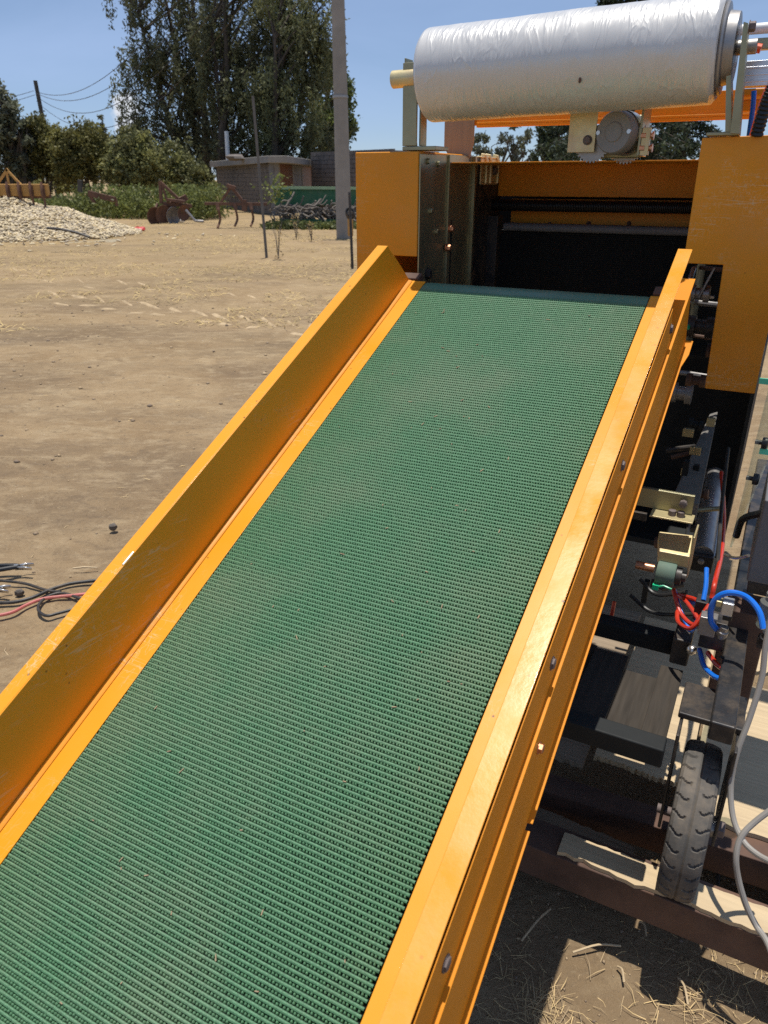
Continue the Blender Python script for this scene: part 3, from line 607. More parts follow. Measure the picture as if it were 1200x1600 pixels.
# ------------------------------------------------------------------ buildings, poles, wires
def hut():
    ZR = 2.45
    c, a, b = grd(427, 248, ZR), grd(338, 256, ZR), grd(492, 256, ZR); base = np.array([c[0], c[1], 0]); root = thing('stone_hut', 'low grey stone hut with flat slab roof and two brown doors', 'hut', base)
    def wall_frame(p, q):
        d = (q-p)[:2]; L = np.linalg.norm(d); d /= L; n = np.array([d[1], -d[0]]); return d, n, L
    CO = bpy.data.meshes
    def W(p, d, n, s, o, z): return (p[0]+d[0]*s+n[0]*o-base[0], p[1]+d[1]*s+n[1]*o-base[1], z)
    wall = MB(); blocks = MB()
    for k, (p, q) in enumerate(((a, c), (c, b))):
        d, n, L = wall_frame(p, q); wall.add([W(p, d, n, s, o, z) for s in (0.05, L-0.05) for o in (-.25, -.02) for z in (-.1, ZR-.18)], [(0, 1, 3, 2), (4, 6, 7, 5), (0, 4, 5, 1), (2, 3, 7, 6), (0, 2, 6, 4), (1, 5, 7, 3)])
        if k == 0:
            for r in range(11):
                s = -0.2*(r % 2)
                while s < L-0.1:
                    w = random.uniform(.38, .5); s0, s1 = max(s, 0.02), min(s+w-.02, L-.02)
                    if s1-s0 > .06:
                        o = random.uniform(0, .02); blocks.add([W(p, d, n, x, y, z) for x in (s0, s1) for y in (-.03, o) for z in (r*.208, r*.208+.19)], [(0, 1, 3, 2), (4, 6, 7, 5), (0, 4, 5, 1), (2, 3, 7, 6), (0, 2, 6, 4), (1, 5, 7, 3)])
                    s += w
        else:
            for (t0, t1, nm, m) in ((.08, .36, 'door', DOORB), (.60, .86, 'door', DOORB), (.37, .59, 'plaster_panel', PLASTER), (.88, 1.0, 'plaster_panel', PLASTER)):
                mb = MB(); mb.add([W(p, d, n, t*L, o, z) for t in (t0, t1) for o in (-.02, .04) for z in (0, ZR-.2)], [(0, 1, 3, 2), (4, 6, 7, 5), (0, 4, 5, 1), (2, 3, 7, 6), (0, 2, 6, 4), (1, 5, 7, 3)]); o = mb.build(nm, m, root)
                if nm == 'door':
                    for (u0, u1) in ((t0-.015, t0), (t1, t1+.015)):
                        fr = MB(); fr.add([W(p, d, n, t*L, o_, z) for t in (u0, u1) for o_ in (-.02, .08) for z in (0, ZR-.2)], [(0, 1, 3, 2), (4, 6, 7, 5), (0, 4, 5, 1), (2, 3, 7, 6), (0, 2, 6, 4), (1, 5, 7, 3)])
                        fr.build('door_jamb', CONC, o)
    wall.build('wall', MORTAR, root, smooth=False); o = blocks.build('stone_blocks', STONEB, root, smooth=False); o['kind'] = 'stuff'
    d1, n1, L1 = wall_frame(a, c); d2, n2, L2 = wall_frame(c, b); rf = MB(); ov = 0.35
    poly = [a[:2]-d1*ov+n1*ov, c[:2]+d1*ov+n1*ov*1.0, np.array(c[:2])+n2*ov*1.6+d1*.3, b[:2]+d2*ov+n2*ov*1.6, b[:2]+d2*ov-n2*6, a[:2]-d1*ov-n1*5]
    poly = [(p[0]-base[0], p[1]-base[1]) for p in poly]; rf.prism(poly, 'z', ZR-.18, ZR+.12); rf.build('roof', CONC, root, bevel=0.02)
    st = MB(); s = pix(368, 246, c[1]+4)-base; st.ball((s[0], s[1], ZR+.15), (.5, .4, .16), 8, 5, .2); st.build('roof_rubble', STONEB, root)
hut()
def ruin():
    a, b = pix(486, 244, 45), pix(556, 240, 42); base = np.array([(a[0]+b[0])/2, 44, 0]); root = thing('stone_house', 'unfinished grey stone house wall behind the concrete pole', 'house', base); ex = (b-a)[:2]; L = np.linalg.norm(ex)+3; d = ex/np.linalg.norm(ex); n = np.array([d[1], -d[0]]); H = 2.95
    P = lambda s, o, z: (a[0]+d[0]*s+n[0]*o-base[0], a[1]+d[1]*s+n[1]*o-base[1], z); box = [(0, 1, 3, 2), (4, 6, 7, 5), (0, 4, 5, 1), (2, 3, 7, 6), (0, 2, 6, 4), (1, 5, 7, 3)]
    w = MB(); w.add([P(s, o, z) for s in (0, L) for o in (-3, -.03) for z in (-.1, H-.1)], box); w.build('wall', MORTAR, root, smooth=False); bl = MB()
    for r in range(14):
        s = -.2*(r % 2)
        while s < L:
            wd = random.uniform(.3, .55); s0, s1 = max(0, s), min(L, s+wd-.03)
            if s1-s0 > .06: o = random.uniform(0, .04); bl.add([P(x, y, z) for x in (s0, s1) for y in (-.05, o) for z in (r*.21, r*.21+.19)], box)
            s += wd
    bl.build('stone_blocks', STONEB, root, smooth=False)['kind'] = 'stuff'
    q = MB(); q.add([P(s, o, z) for s in (2.3, 3.1) for o in (-.02, .06) for z in (1.0, H+.02)], box); q.build('plaster_panel', PLASTER, root, smooth=False)
ruin()
def pole(name, label, base, h, r0, r1, m, top=None, seg=16):
    root = thing(name, label, 'pole', base); t = (0, 0, h) if top is None else tuple(np.array(top)-np.array(base)); n = 8
    mb = MB(); mb.tube([tuple(np.array((0, 0, -.2))*(1-i/n)+np.array(t)*(i/n)) for i in range(n+1)], [r0+(r1-r0)*i/n for i in range(n+1)], seg); mb.build('shaft', m, root); return root
PB = grd(538, 373); pr = pole('utility_pole', 'thick grey concrete utility pole standing left of the orange cover', PB, 9.8, 0.225, 0.13, CONC, top=PB+np.array([-.06, 0, 9.8]))
mb = MB(); mb.lathe((-.03, 0, 3.55), (0, 0, 1), [(0, .212), (.03, .214), (.06, .212)], 16); mb.build('steel_band', STEEL, pr)
mb = MB(); mb.box((-.8, -.06, 9.3), (.8, .06, 9.42)); ca = mb.build('cross_arm', WOODPOLE, pr)
for xx in (-.7, -.25, .25, .7): MB().lathe((xx, 0, 9.42), (0, 0, 1), [(0, .03), (.06, .05), (.12, .03), (.15, .02)], 8).build('insulator', WHITE, ca)
pole('steel_post', 'thin leaning grey steel post in front of the hut', grd(417, 403), 3, 0.030, 0.026, mat('weathered_post_steel', (0.13, 0.12, 0.105), 0.7, var=.2), top=pix(395, 150, 16.9), seg=8)
pole('steel_post', 'thin dark post close against the left orange cover', grd(551, 418), 1.5, 0.028, 0.025, BLACKM, top=pix(546, 300, grd(551, 418)[1]), seg=8)
pole('white_pipe', 'short white pipe standing up behind the stone hut roof', pix(358, 300, 52)*[1, 1, 0], 3, 0.14, 0.14, WHITE, top=pix(354, 205, 52), seg=10)
FT = pix(55, 126, 58); FB = np.array([FT[0]+.25, 58, 0]); fp = pole('wooden_pole', 'dark slanting wooden power pole rising behind the bushes', FB, 10, 0.17, 0.13, WOODPOLE, top=FT, seg=10)
for k, (z, xo, sag) in enumerate(((0, 0.35, 2.0), (0, 0.1, 2.5), (-.35, .3, 3.0), (-.5, .05, 3.8))):
    A = FT+np.array([xo-.2, 0, -.72+z]); B = PB+np.array([-.7+k*.45, 0, 9.55]); n = 24
    mb = MB(); mb.tube([tuple((A+(B-A)*i/n)-A-np.array([0, 0, sag*4*(i/n)*(1-i/n)])) for i in range(n+1)], 0.016, 4)
    w = mb.build('power_line', CABLEB); w.location = A; tag(w, ('topmost', 'second from top', 'third from top', 'lowest, deepest sagging')[k] + ' of the four overhead wires between the wooden and concrete poles', 'wire', 'overhead wires between the poles')
for k, z in enumerate((-.6, -.85)):
    A = FT+np.array([-.2, 0, z]); B = pix(-120, 150+k*12, 66); n = 10; mb = MB(); mb.tube([tuple((A+(B-A)*i/n)-A-np.array([0, 0, .5*4*(i/n)*(1-i/n)])) for i in range(n+1)], 0.016, 4)
    w = mb.build('power_line', CABLEB); w.location = A; tag(w, ('upper', 'lower')[k] + ' overhead wire running left from the far wooden pole', 'wire', 'overhead wires leaving left')

# ------------------------------------------------------------------ farm implements and heaps
def beam(mb, p, q, w, h=None):
    """rectangular bar from p to q"""
    p, q = Vector(p), Vector(q); t = (q-p).normalized(); up = Vector((0, 0, 1)) if abs(t.z) < .9 else Vector((0, 1, 0)); x = t.cross(up).normalized(); y = x.cross(t); h = h or w
    P = [e + x*sx*w/2 + y*sy*h/2 for e in (p, q) for sx, sy in ((-1, -1), (1, -1), (1, 1), (-1, 1))]
    return mb.add(P, [(0, 3, 2, 1), (4, 5, 6, 7), (0, 1, 5, 4), (1, 2, 6, 5), (2, 3, 7, 6), (3, 0, 4, 7)])
def cob_heap():
    c0 = grd(20, 366); R = 3.55; Hh = 1.05; cx, cy = c0[0]-0.2, c0[1]; rr = np.random.default_rng(71)
    def hz(x, y):
        d = np.sqrt(((x-cx)/1.15)**2+(y-cy)**2)/R; return np.maximum(0, Hh*(1-d**1.25))*(1+vnoise(x*1.5, y*1.5, 72)*0.25)
    root = thing('cob_heap', 'wide heap of pale cream maize cobs on the yard', 'heap', (cx, cy, 0))
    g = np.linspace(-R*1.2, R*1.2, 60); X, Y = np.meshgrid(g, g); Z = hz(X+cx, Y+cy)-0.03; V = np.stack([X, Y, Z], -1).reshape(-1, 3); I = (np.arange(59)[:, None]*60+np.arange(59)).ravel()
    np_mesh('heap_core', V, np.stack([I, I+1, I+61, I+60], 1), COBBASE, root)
    N = 12000; x = rr.uniform(-R*1.2, R*1.2, N); y = rr.uniform(-R, R*0.5, N); d = np.sqrt((x/1.15)**2+y**2)/R; keep = (d < 1.0)
    xs = rr.normal(1, .35, 260)*R*1.08; an = rr.uniform(pi, 2*pi, 260); x = np.concatenate([x[keep], xs*np.cos(an)*1.1]); y = np.concatenate([y[keep], xs*np.sin(an)]); N = len(x); z = hz(x+cx, y+cy)+rr.uniform(-.01, .05, N)
    a = rr.uniform(0, 2*pi, N); e = rr.uniform(-.4, .4, N); D = np.stack([np.cos(a)*np.cos(e), np.sin(a)*np.cos(e), np.sin(e)], 1); S = np.cross(D, [0, 0, 1.0]); S /= np.linalg.norm(S, axis=1)[:, None]; U = np.cross(S, D); L = rr.uniform(.08, .19, N)[:, None]/2; Rr = rr.uniform(.017, .033, N)[:, None]; C = np.stack([x, y, z], 1); pts = [C-D*L]
    for t, q in ((-.6, 1), (.7, .8)):
        for k in range(5):
            b = 2*pi*k/5; pts.append(C+D*L*t+(S*cos(b)+U*sin(b))*Rr*q)
    pts.append(C+D*L); V = np.stack(pts, 1).reshape(-1, 3); k = np.arange(N)*12; F = []
    for j in range(5):
        j2 = (j+1) % 5; F += [(k, k+1+j2, k+1+j), (k+1+j, k+1+j2, k+6+j2), (k+1+j, k+6+j2, k+6+j), (k+6+j, k+6+j2, k+11)]
    F = np.concatenate([np.stack(q, 1) for q in F]); o = np_mesh('cobs', V, F, COB, root, np.tile(rr.random(N), 20)); o['kind'] = 'stuff'
    mb = MB(); p = grd(122, 362, .42)-np.array([cx, cy, 0]); p[1] -= .5
    mb.tube(curve_pts([p+[-.55, .1, .1], p+[-.2, 0, .08], p+[.15, -.05, .02], p+[.5, -.15, -.08]], 4), .03, 5); s = mb.build('dark_strip', BLACKM); tag(s, 'dark strip of plastic lying on the slope of the cob heap', 'plastic strip'); s.location = (cx, cy, 0)
cob_heap()
p = grd(217, 361); mb = MB(); mb.ball((0, 0, .05), (.24, .12, .07), 10, 6, .06); mb.ball((.12, .02, .09), (.10, .08, .05), 8, 5, .05); mb.tube([(-.1, 0, .1), (-.02, 0, .15), (.06, 0, .1)], .014, 6); o = mb.build('red_container', REDP); o.location = p; tag(o, 'small red plastic container lying on the dry grass', 'container')

def harrow():
    Y = 24.5; b = pix(30, 300, Y); base = (b[0], Y, 0); root = thing('harrow', 'faded ochre toolbar harrow with triangular hitch behind the cob heap', 'harrow', base); P = lambda x, y: tuple(pix(x, y, Y)-np.array(base))
    m1 = MB(); beam(m1, P(-70, 297), P(76, 297), .17, .34); m1.build('toolbar', YELLOWB, root, bevel=.02)
    m2 = MB(); beam(m2, P(-6, 290), P(12, 264), .06); beam(m2, P(34, 290), P(9, 264), .06); beam(m2, P(14, 290), P(10, 266), .05); m2.build('hitch_frame', YELLOWB, root)
    m3 = MB(); beam(m3, P(-70, 308), P(80, 307), .07, .10); m3.build('lower_bar', RUSTB, root)
    for x in range(-40, 82, 18):
        q = np.array(P(x, 290)); t = MB(); t.tube(curve_pts([q+[0, -.12, .1], q+[0, -.2, -.2], q+[0, -.1, -.5], q+[0, -.35, -.85]], 3), .035, 5); beam(t, q+[-.0, -.12, .02], q+[0, -.12, -.32], .11, .06); t.build('tine', RUSTB, root)
harrow()
def disc_plough():
    Y = 31.0; b = pix(268, 345, Y); base = (b[0], Y, 0); root = thing('disc_plough', 'rusty brown disc plough with raised hitch mast', 'plough', base); P = lambda x, y, dy=0: tuple(pix(x, y, Y+dy)-np.array(base))
    m1 = MB(); beam(m1, P(238, 335), P(292, 308, .6), .16, .22); beam(m1, P(255, 318), P(300, 322, .3), .13); beam(m1, P(262, 312), P(288, 315), .3, .1); m1.build('frame', RUSTB, root, bevel=.01)
    m2 = MB(); beam(m2, P(252, 318), P(250, 284), .11); beam(m2, P(250, 284), P(278, 310), .10); beam(m2, P(252, 286), P(262, 316), .07); m2.build('hitch_mast', RUSTB, root)
    for i, (x, y, r) in enumerate([(238, 338, .34), (252, 335, .36), (268, 338, .34), (284, 332, .3)]):
        c = np.array(P(x, y, -.3+.15*i)); c[2] = max(c[2], r*.85); d = MB(); d.lathe(c, (.75, -.6, -.1), [(0, .02), (.03, r*.5), (.09, r*.85), (.14, r), (.145, r*.97), (.10, r*.82), (.045, r*.5), (.02, .02)], 16, cap=False); d.build('disc', STEEL if i == 2 else RUSTB, root)
        s = MB(); beam(s, c+[0, .1, 0], np.array(P(x+8, 318, .2)), .07); s.build('disc_arm', RUSTB, root)
    t = MB(); t.tube([P(290, 328), P(305, 345), P(318, 346)], .05, 6); t.build('drag_link', STEEL, root)
disc_plough()
def chisel():
    Y = 28.5; b = pix(365, 350, Y); base = (b[0], Y, 0); root = thing('chisel_plough', 'rusty chisel plough with straight toolbar and hanging shanks', 'plough', base); P = lambda x, y, dy=0: tuple(pix(x, y, Y+dy)-np.array(base))
    m = MB(); beam(m, P(320, 318), P(418, 319), .13, .10); m.build('toolbar', RUSTB, root, bevel=.01)
    m = MB(); beam(m, P(344, 318), P(362, 290), .08); beam(m, P(382, 318), P(363, 294), .10); beam(m, P(355, 290), P(368, 294), .22, .12); beam(m, P(382, 312), P(382, 330), .16, .2); m.build('hitch_mast', RUSTB, root)
    for x in (341, 368, 393): q = np.array(P(x, 319)); m = MB(); m.tube(curve_pts([q, q+[.02, -.1, -.22], q+[.03, -.02, -.5], q+[-.05, -.2, -.72 if x != 341 else -.78]], 3), .045, 6); beam(m, q+[-.02, -.02, .04], q+[.0, -.05, -.18], .12, .12); m.build('shank', RUSTB, root)
chisel()
m = MB(); p = grd(283, 347); m.ball((0, 0, .05), (.13, .1, .08), 8, 5, .2); o = m.build('pale_stone', WHITE); o.location = p; tag(o, 'pale stone on the grass right of the disc plough', 'stone')
def scrap_harrow():
    Y = 34.0; b = pix(150, 330, Y); base = (b[0], Y, 0); root = thing('rusty_frame', 'low rusty implement frame half buried in the weeds', 'implement', base); P = lambda x, y: tuple(pix(x, y, Y)-np.array(base))
    m = MB(); beam(m, P(138, 302), P(180, 312), .16, .22); beam(m, P(140, 304), P(148, 318), .12); beam(m, P(180, 310), P(183, 322), .1); m.build('frame', RUSTB, root)
    m = MB(); beam(m, P(125, 300), P(125, 281), .16); m.build('upright', WOODPOLE, root)
scrap_harrow()
def trailer():
    Y = 29.5; b = pix(490, 335, Y); base = (b[0], Y, 0); root = thing('green_trailer', 'long dark green steel trailer body parked before the hut', 'trailer', base); P = lambda x, y, dy=0: np.array(pix(x, y, Y+dy)-np.array(base))
    a, c = P(428, 293), P(562, 297); z1 = .62; m = MB(); m.box((a[0], 0, .68), (c[0], 1.6, a[2]-.06)); m.build('body_panel', TGREEN, root, bevel=.03); m = MB(); beam(m, (a[0]-.05, -.03, a[2]), (c[0], -.03, c[2]+.06), .12, .10); m.build('top_rail', TPALE, root)
    m = MB(); beam(m, (a[0], -1.0, .22), (c[0], -1.0, .20), .10, .10); m.build('lower_rail', TGREEN, root)
    for x in (a[0]+.5, c[0]-.5): m = MB(); m.lathe((x, -.1, .38), (0, 1, 0), [(0, .2), (0, .36), (.05, .38), (.17, .38), (.22, .36), (.22, .2)], 16); m.build('wheel', TYRE, root)
    r = np.random.default_rng(81); br = MB()
    for k in range(130):
        x = r.uniform(a[0]-.1, c[0]); z = .24+r.random()*.40; L = r.uniform(.4, .9); an = r.normal(0, .5); q = np.array([x, r.uniform(-1.1, -.5), z]); br.tube(curve_pts([q, q+[L*.3*cos(an), r.normal(0, .1), L*.3*sin(an)+.06], q+[L*.7*cos(an), r.normal(0, .12), L*.5*sin(an)-.05], q+[L*cos(an), r.normal(0, .15), L*.9*sin(an)]], 3), r.uniform(.018, .04), 5)
    o = br.build('dead_branches', BRANCH); o.location = base; tag(o, 'tangle of grey dead branches heaped along the green trailer', 'branches', None, 'stuff')
trailer()
def leftover():
    p = grd(549, 412); root = thing('rope_bundle', 'dark bundle of rope hung on the post beside the orange cover', 'rope', p+np.array([0, -.05, .95])); m = MB()
    for k in range(5): m.lathe((random.uniform(-.02, .02), -.03, random.uniform(-.05, .05)), (random.uniform(-.3, .3), 1, random.uniform(-.3, .3)), [(0, .07), (.02, .09), (.04, .07), (.02, .055), (0, .07)], 12, cap=False)
    m.build('rope', CABLEB, root); m = MB(); m.box((-.06, -.02, -.42), (.05, .03, -.1)); m.build('hanging_rag', YELLOWB, root, bevel=.01)
leftover()

# ------------------------------------------------------------------ objects lying in the left yard
def cables_left():
    gp = lambda x, y, z=.012: grd(x, y, z)
    def cable(name, label, pts, r, m):
        P = curve_pts([gp(*q) for q in pts], 6); b = P[0].copy(); mb = MB(); mb.tube([p-b for p in P], r, 8); o = mb.build(name, m); o.location = b; tag(o, label, 'cable')
    cable('jumper_cable', 'thick black cable lying across the soil in the long upper run', [(-20, 942), (20, 941), (50, 934), (80, 921), (110, 912), (150, 907), (185, 902)], .0075, CABLEB)
    cable('jumper_cable', 'black cable from the open clamp crossing under the others', [(-15, 906), (10, 908), (40, 912), (72, 922), (95, 925)], .006, CABLEB)
    cable('looped_cable', 'black cable curled in a loop beside the orange guard', [(160, 945), (128, 936), (100, 927), (80, 930), (64, 940), (60, 953), (72, 962), (92, 958), (118, 951), (150, 944)], .006, CABLEB)
    cable('red_cable', 'dusty red cable trailing toward the picture edge', [(-15, 964), (18, 957), (42, 945), (66, 936), (95, 932), (118, 930), (150, 926)], .007, CABLER)
    def clamp(label, p, q, s=1.0):
        p, q = gp(*p, .03), gp(*q, .03); d = q-p; L = np.linalg.norm(d); root = thing('battery_clamp', label, 'clamp', p, atan2(d[1], d[0]), 'battery clamps on the soil')
        for sg in (1, -1):
            m = MB(); m.tube(curve_pts([(-.02, sg*.022, 0), (L*.25, sg*.02, .004), (L*.6, sg*.008, .004), (L*.68, sg*.004, 0)], 4), [.010]*12+[.008], 8); m.build('handle', PLASTIC_B, root)
            m = MB(); m.add([(L*.62, -sg*.004, -.008), (L*.62, -sg*.006-.004, .008), (L*.8, -sg*.016, .010), (L*1.0, -sg*(.03 if sg > 0 else .012), .008), (L*1.0, -sg*(.03 if sg > 0 else .012)+.006, -.006), (L*.8, -sg*.012+.006, -.010)], [(0, 1, 2, 5), (5, 2, 3, 4)]); j = m.build('jaw', CHROME, root); md = j.modifiers.new('s', 'SOLIDIFY'); md.thickness = .004
        m = MB(); m.lathe((L*.62, 0, -.012), (0, 0, 1), [(0, .008), (.024, .008)], 10); m.build('pivot', CHROME, root)
    clamp('open battery clamp with black handles and steel jaws', (-18, 890), (52, 884)); clamp('battery clamp mostly cut off by the left picture edge', (-45, 924), (16, 919))
    m = MB(); m.ball((0, 0, .012), (.022, .018, .018), 8, 6, .15); o = m.build('stone', STONE); o.location = gp(177, 827, 0); tag(o, 'dark rounded stone alone on the soil left of the guard', 'stone')
    m = MB(); m.ball((0, 0, .012), (.022, .014, .016), 8, 6, .15); o = m.build('stone', STONE); o.location = gp(31, 930, 0); tag(o, 'brown stone lying against the black cables', 'stone')
    a = gp(114, 888, .008); m = MB(); m.tube([(0, 0, 0), (.05, .004, .004), (.105, .006, 0)], [.004, .005, .003], 6); o = m.build('twig', WOOD); o.location = a; tag(o, 'short pale twig on the soil above the cables', 'twig')
cables_left()

# ------------------------------------------------------------------ feed conveyor
BASE_C = (-.584, 0.9, 0.0)
C = Frame('feed_conveyor', 'orange framed inclined feed conveyor with green rough rubber belt', 'conveyor', BASE_C)
AL, AR = -.881, -.284             # belt edges
SB = -2.15                        # lower end
RD = 0.07; SD = 0.025              # head drum radius and where the belt leaves the flat
def belt_pt(a, t, n):
    """t: run along the belt; past 0 it bends round the head drum"""
    if t <= SD: return cv(a, t, n)
    w = (t-SD)/RD; rr = RD+n; return cv(a, SD+rr*sin(w), -RD+rr*cos(w))
def make_belt():
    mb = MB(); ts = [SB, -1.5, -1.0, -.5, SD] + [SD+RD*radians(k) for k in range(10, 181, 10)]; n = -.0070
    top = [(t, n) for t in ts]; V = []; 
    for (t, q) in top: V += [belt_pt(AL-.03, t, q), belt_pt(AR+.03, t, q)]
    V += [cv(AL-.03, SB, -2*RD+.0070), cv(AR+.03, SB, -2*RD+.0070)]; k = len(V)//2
    mb.add(V, [(2*i, 2*i+1, 2*i+3, 2*i+2) for i in range(k-1)]); b = C.put(mb, 'belt', GROOVE_SHADE)
    # rough top: flat ribs across the belt with a row of small pads in each gap
    PR, PP = .0086, .0053; rows = np.arange(SB+.02, SD-.022, PR); V, F = [], []; r = np.random.default_rng(91)
    for t in rows:      # rib
        k = len(V); wv = [(0, -.0068), (.0004, -.0004), (.0021, .0005), (.0041, .0001), (.0045, -.0068)]
        for (dt, n) in wv: V += [belt_pt(AL+.001, t+dt, n), belt_pt(AR-.001, t+dt, n)]
        for i in range(4): F.append((k+2*i, k+2*i+1, k+2*i+3, k+2*i+2))
    o = C.put(MB().add(V, F), 'belt_ribs', GREEN, smooth=False); o['kind'] = 'stuff'
    hb = MB(); V = []; ts = [SD-.022+PR*.5, SD] + [SD+RD*radians(k) for k in range(4, 181, 4)]
    for t in ts: V += [belt_pt(AL+.001, t, .0), belt_pt(AR-.001, t, .0)]
    hb.add(V, [(2*i, 2*i+1, 2*i+3, 2*i+2) for i in range(len(ts)-1)]); C.put(hb, 'smooth_head_band', mat('smooth_green_rubber', (0.085, 0.20, 0.135), 0.38, var=.1, vscale=12, dirt=(.2, .24, .18), dirt_amt=.4, dscale=5))
    A = np.arange(AL+.003, AR-.003, PP); P = []
    for t in rows:
        jit = r.normal(0, .00028, (len(A), 2)); jit[:, 0] += r.uniform(-.0016, .0016); 
        for (da, dt, n) in ((-.0010, .0048, -.0068), (.0010, .0048, -.0068), (.0010, .0086, -.0068), (-.0010, .0086, -.0068), (-.0009, .0052, .0007), (.0009, .0052, .0007), (.0009, .0081, .0007), (-.0009, .0081, .0007)):
            if t <= SD-.01:
                s = t+dt+jit[:, 1]; P.append(np.stack([A+da+jit[:, 0], V0+s*cos(SL)-n*sin(SL), Z0+s*sin(SL)+n*cos(SL)], 1))
            else: P.append(np.array([belt_pt(a+da+j[0], t+dt+j[1], n) for a, j in zip(A, jit)]))
    P = np.stack(P).reshape(len(rows), 8, len(A), 3).transpose(0, 2, 1, 3).reshape(-1, 3); k = np.arange(len(rows)*len(A))*8
    F = np.concatenate([np.stack([k+i for i in f], 1) for f in ((4, 5, 6, 7), (0, 1, 5, 4), (1, 2, 6, 5), (2, 3, 7, 6), (3, 0, 4, 7))])
    o = np_mesh('belt_pads', P, F, GREEN, C.root, base=BASE_C); o['kind'] = 'stuff'
make_belt()
def belt_crumbs():
    r = np.random.default_rng(95); N = 70; a = r.uniform(AL+.02, AR-.02, N); t = r.uniform(-1.7, -.02, N); L = r.uniform(.001, .005, N); an = r.uniform(0, pi, N); mb = MB()
    for i in range(N):
        d = np.array([cos(an[i]), sin(an[i])])*L[i]; w = np.array([-sin(an[i]), cos(an[i])])*.0007; q = [(a[i]+x*d[0]+y*w[0], t[i]+x*d[1]+y*w[1]) for x, y in ((-1, -1), (1, -1), (1, 1), (-1, 1))]
        mb.add([to_w(cv(u, v, .0010)) for u, v in q]+[to_w(cv(u, v, .0020)) for u, v in q], [(4, 5, 6, 7), (0, 1, 5, 4), (1, 2, 6, 5), (2, 3, 7, 6), (3, 0, 4, 7)])
    o = mb.build('chaff', STRAW, smooth=False); tag(o, 'tiny bits of pale chaff scattered on the green belt', None, None, 'stuff')
belt_crumbs()
def conv_frame():
    T = .0035
    # left channel: flat top strip beside the belt, web and bottom lip
    m = MB(); m.box((-.975, SB, -T), (AL-.001, .050, 0), cv); m.box((-.975, SB, -.142), (-.975+T, .05, -T), cv); m.box((-.993, SB, -.1455), (-.955, .0, -.142), cv)
    C.put(m, 'side_frame', ORANGE, bevel=.0007)
    # right: top strip, then the channel whose ledge stands a little higher outside the guard
    m = MB(); m.box((AR+.001, SB, -T), (-.2215, .050, -.0002), cv); C.put(m, 'side_strip', ORANGE, bevel=.0007)
    m = MB(); m.box((-.2225, SB, .0475), (-.1866, .052, .0505), cv); m.box((-.1896, SB, -.0865), (-.1866, .0, .0474), cv)
    m.prism([(-.2066, SB), (-.1786, SB), (-.1786, -1.2335), (-.1866, -1.234), (-.1866, -1.2225), (-.1786, -1.222), (-.1786, -.10), (-.1700, -.05), (-.1700, .005), (-.1896, .005), (-.2066, -.02)], 'z', -.0895, -.0866, lambda p, q, h: cv(p, q, h))
    C.put(m, 'side_frame', ORANGE_D, bevel=.0006)
    # left guard: web, out-turned top flange, in-turned foot flange
    a = -.931; m = MB()
    m.prism([(SB, .0), (.052, .0), (-.028, .146), (SB, .146)], 'u', a-.0025, a, cv); m.box((a-.030, SB, .1436), (a-.0026, -.028, .146), cv)
    m.box((a-.030, SB, .132), (a-.0278, -.03, .1434), cv)
    C.put(m, 'side_guard', ORANGE, bevel=.0012)
    m = MB(); m.prism([(a+.001, .0012), (a+.0115, .0012), (a+.0115, .0018), (a+.008, .0042), (a+.001, .0052)], 'v', SB, .045, lambda p, h, q: cv(p, h, q)); C.put(m, 'guard_foot', ORANGE_C)
    # right guard: inner web, wide top flange, outer bolted plate
    b = -.2256; m = MB()
    m.prism([(SB, .0), (.05, .0), (.0166, .1436), (SB, .1436)], 'u', b, b+.0025, cv); m.box((b, SB, .1438), (b+.0305, .0115, .1462), cv)
    C.put(m, 'side_guard', ORANGE_W, bevel=.0014)
    m = MB(); m.box((-.1958, SB, .0508), (-.1936, -.205, .1340), cv); C.put(m, 'outer_plate', ORANGE_D, bevel=.0005)
    for s in (-.215, -.6355, -1.056, -1.464, -1.87): C.put(hexbolt(cv(-.1936, s, .092), (1, 0, 0), .0085, .0035), 'bolt', BOLT)
    for s in (-1.152,): C.put(hexbolt(cv(-.1866, s, .018), (1, 0, 0), .0075, .006), 'bolt', COPPER)
    # bracket end at the head: bearing block and gusset
    m = MB(); m.box((-.2795, .052, -.06), (-.232, .085, .006), cv); C.put(m, 'bearing_block', RUST, bevel=.003)
    m = MB(); m.box((-.96, .055, -.06), (-.905, .085, .004), cv); C.put(m, 'bearing_block', RUST, bevel=.003)
    # drums, cross ties and legs
    for s in (SD, SB+.02):
        m = MB(); c0 = cv(-.90, s, -RD); m.lathe(c0, (1, 0, 0), [(0, .02), (0.0, RD-.006), (.635, RD-.006), (.635, .02)], 32); C.put(m, 'drum', STEEL)
    for s in (-.5, -1.1, -1.7): m = MB(); m.box((-.972, s-.02, -.135), (-.2, s+.02, -.10), cv); C.put(m, 'cross_tie', ORANGE_C, bevel=.002)
    for a0 in (-.955, -.24):
        p = cv(a0, -1.95, -.1); m = MB(); m.box((a0-.02, p[1]-.02, .0), (a0+.02, p[1]+.02, p[2])); C.put(m, 'leg', ORANGE_C, bevel=.002)
    m = MB(); m.tube([cv(-.9335, -1.13, .1462), cv(-.9335, -1.10, .1462)], .0022, 6); C.put(m, 'bare_metal_chip', CHROME)
conv_frame()

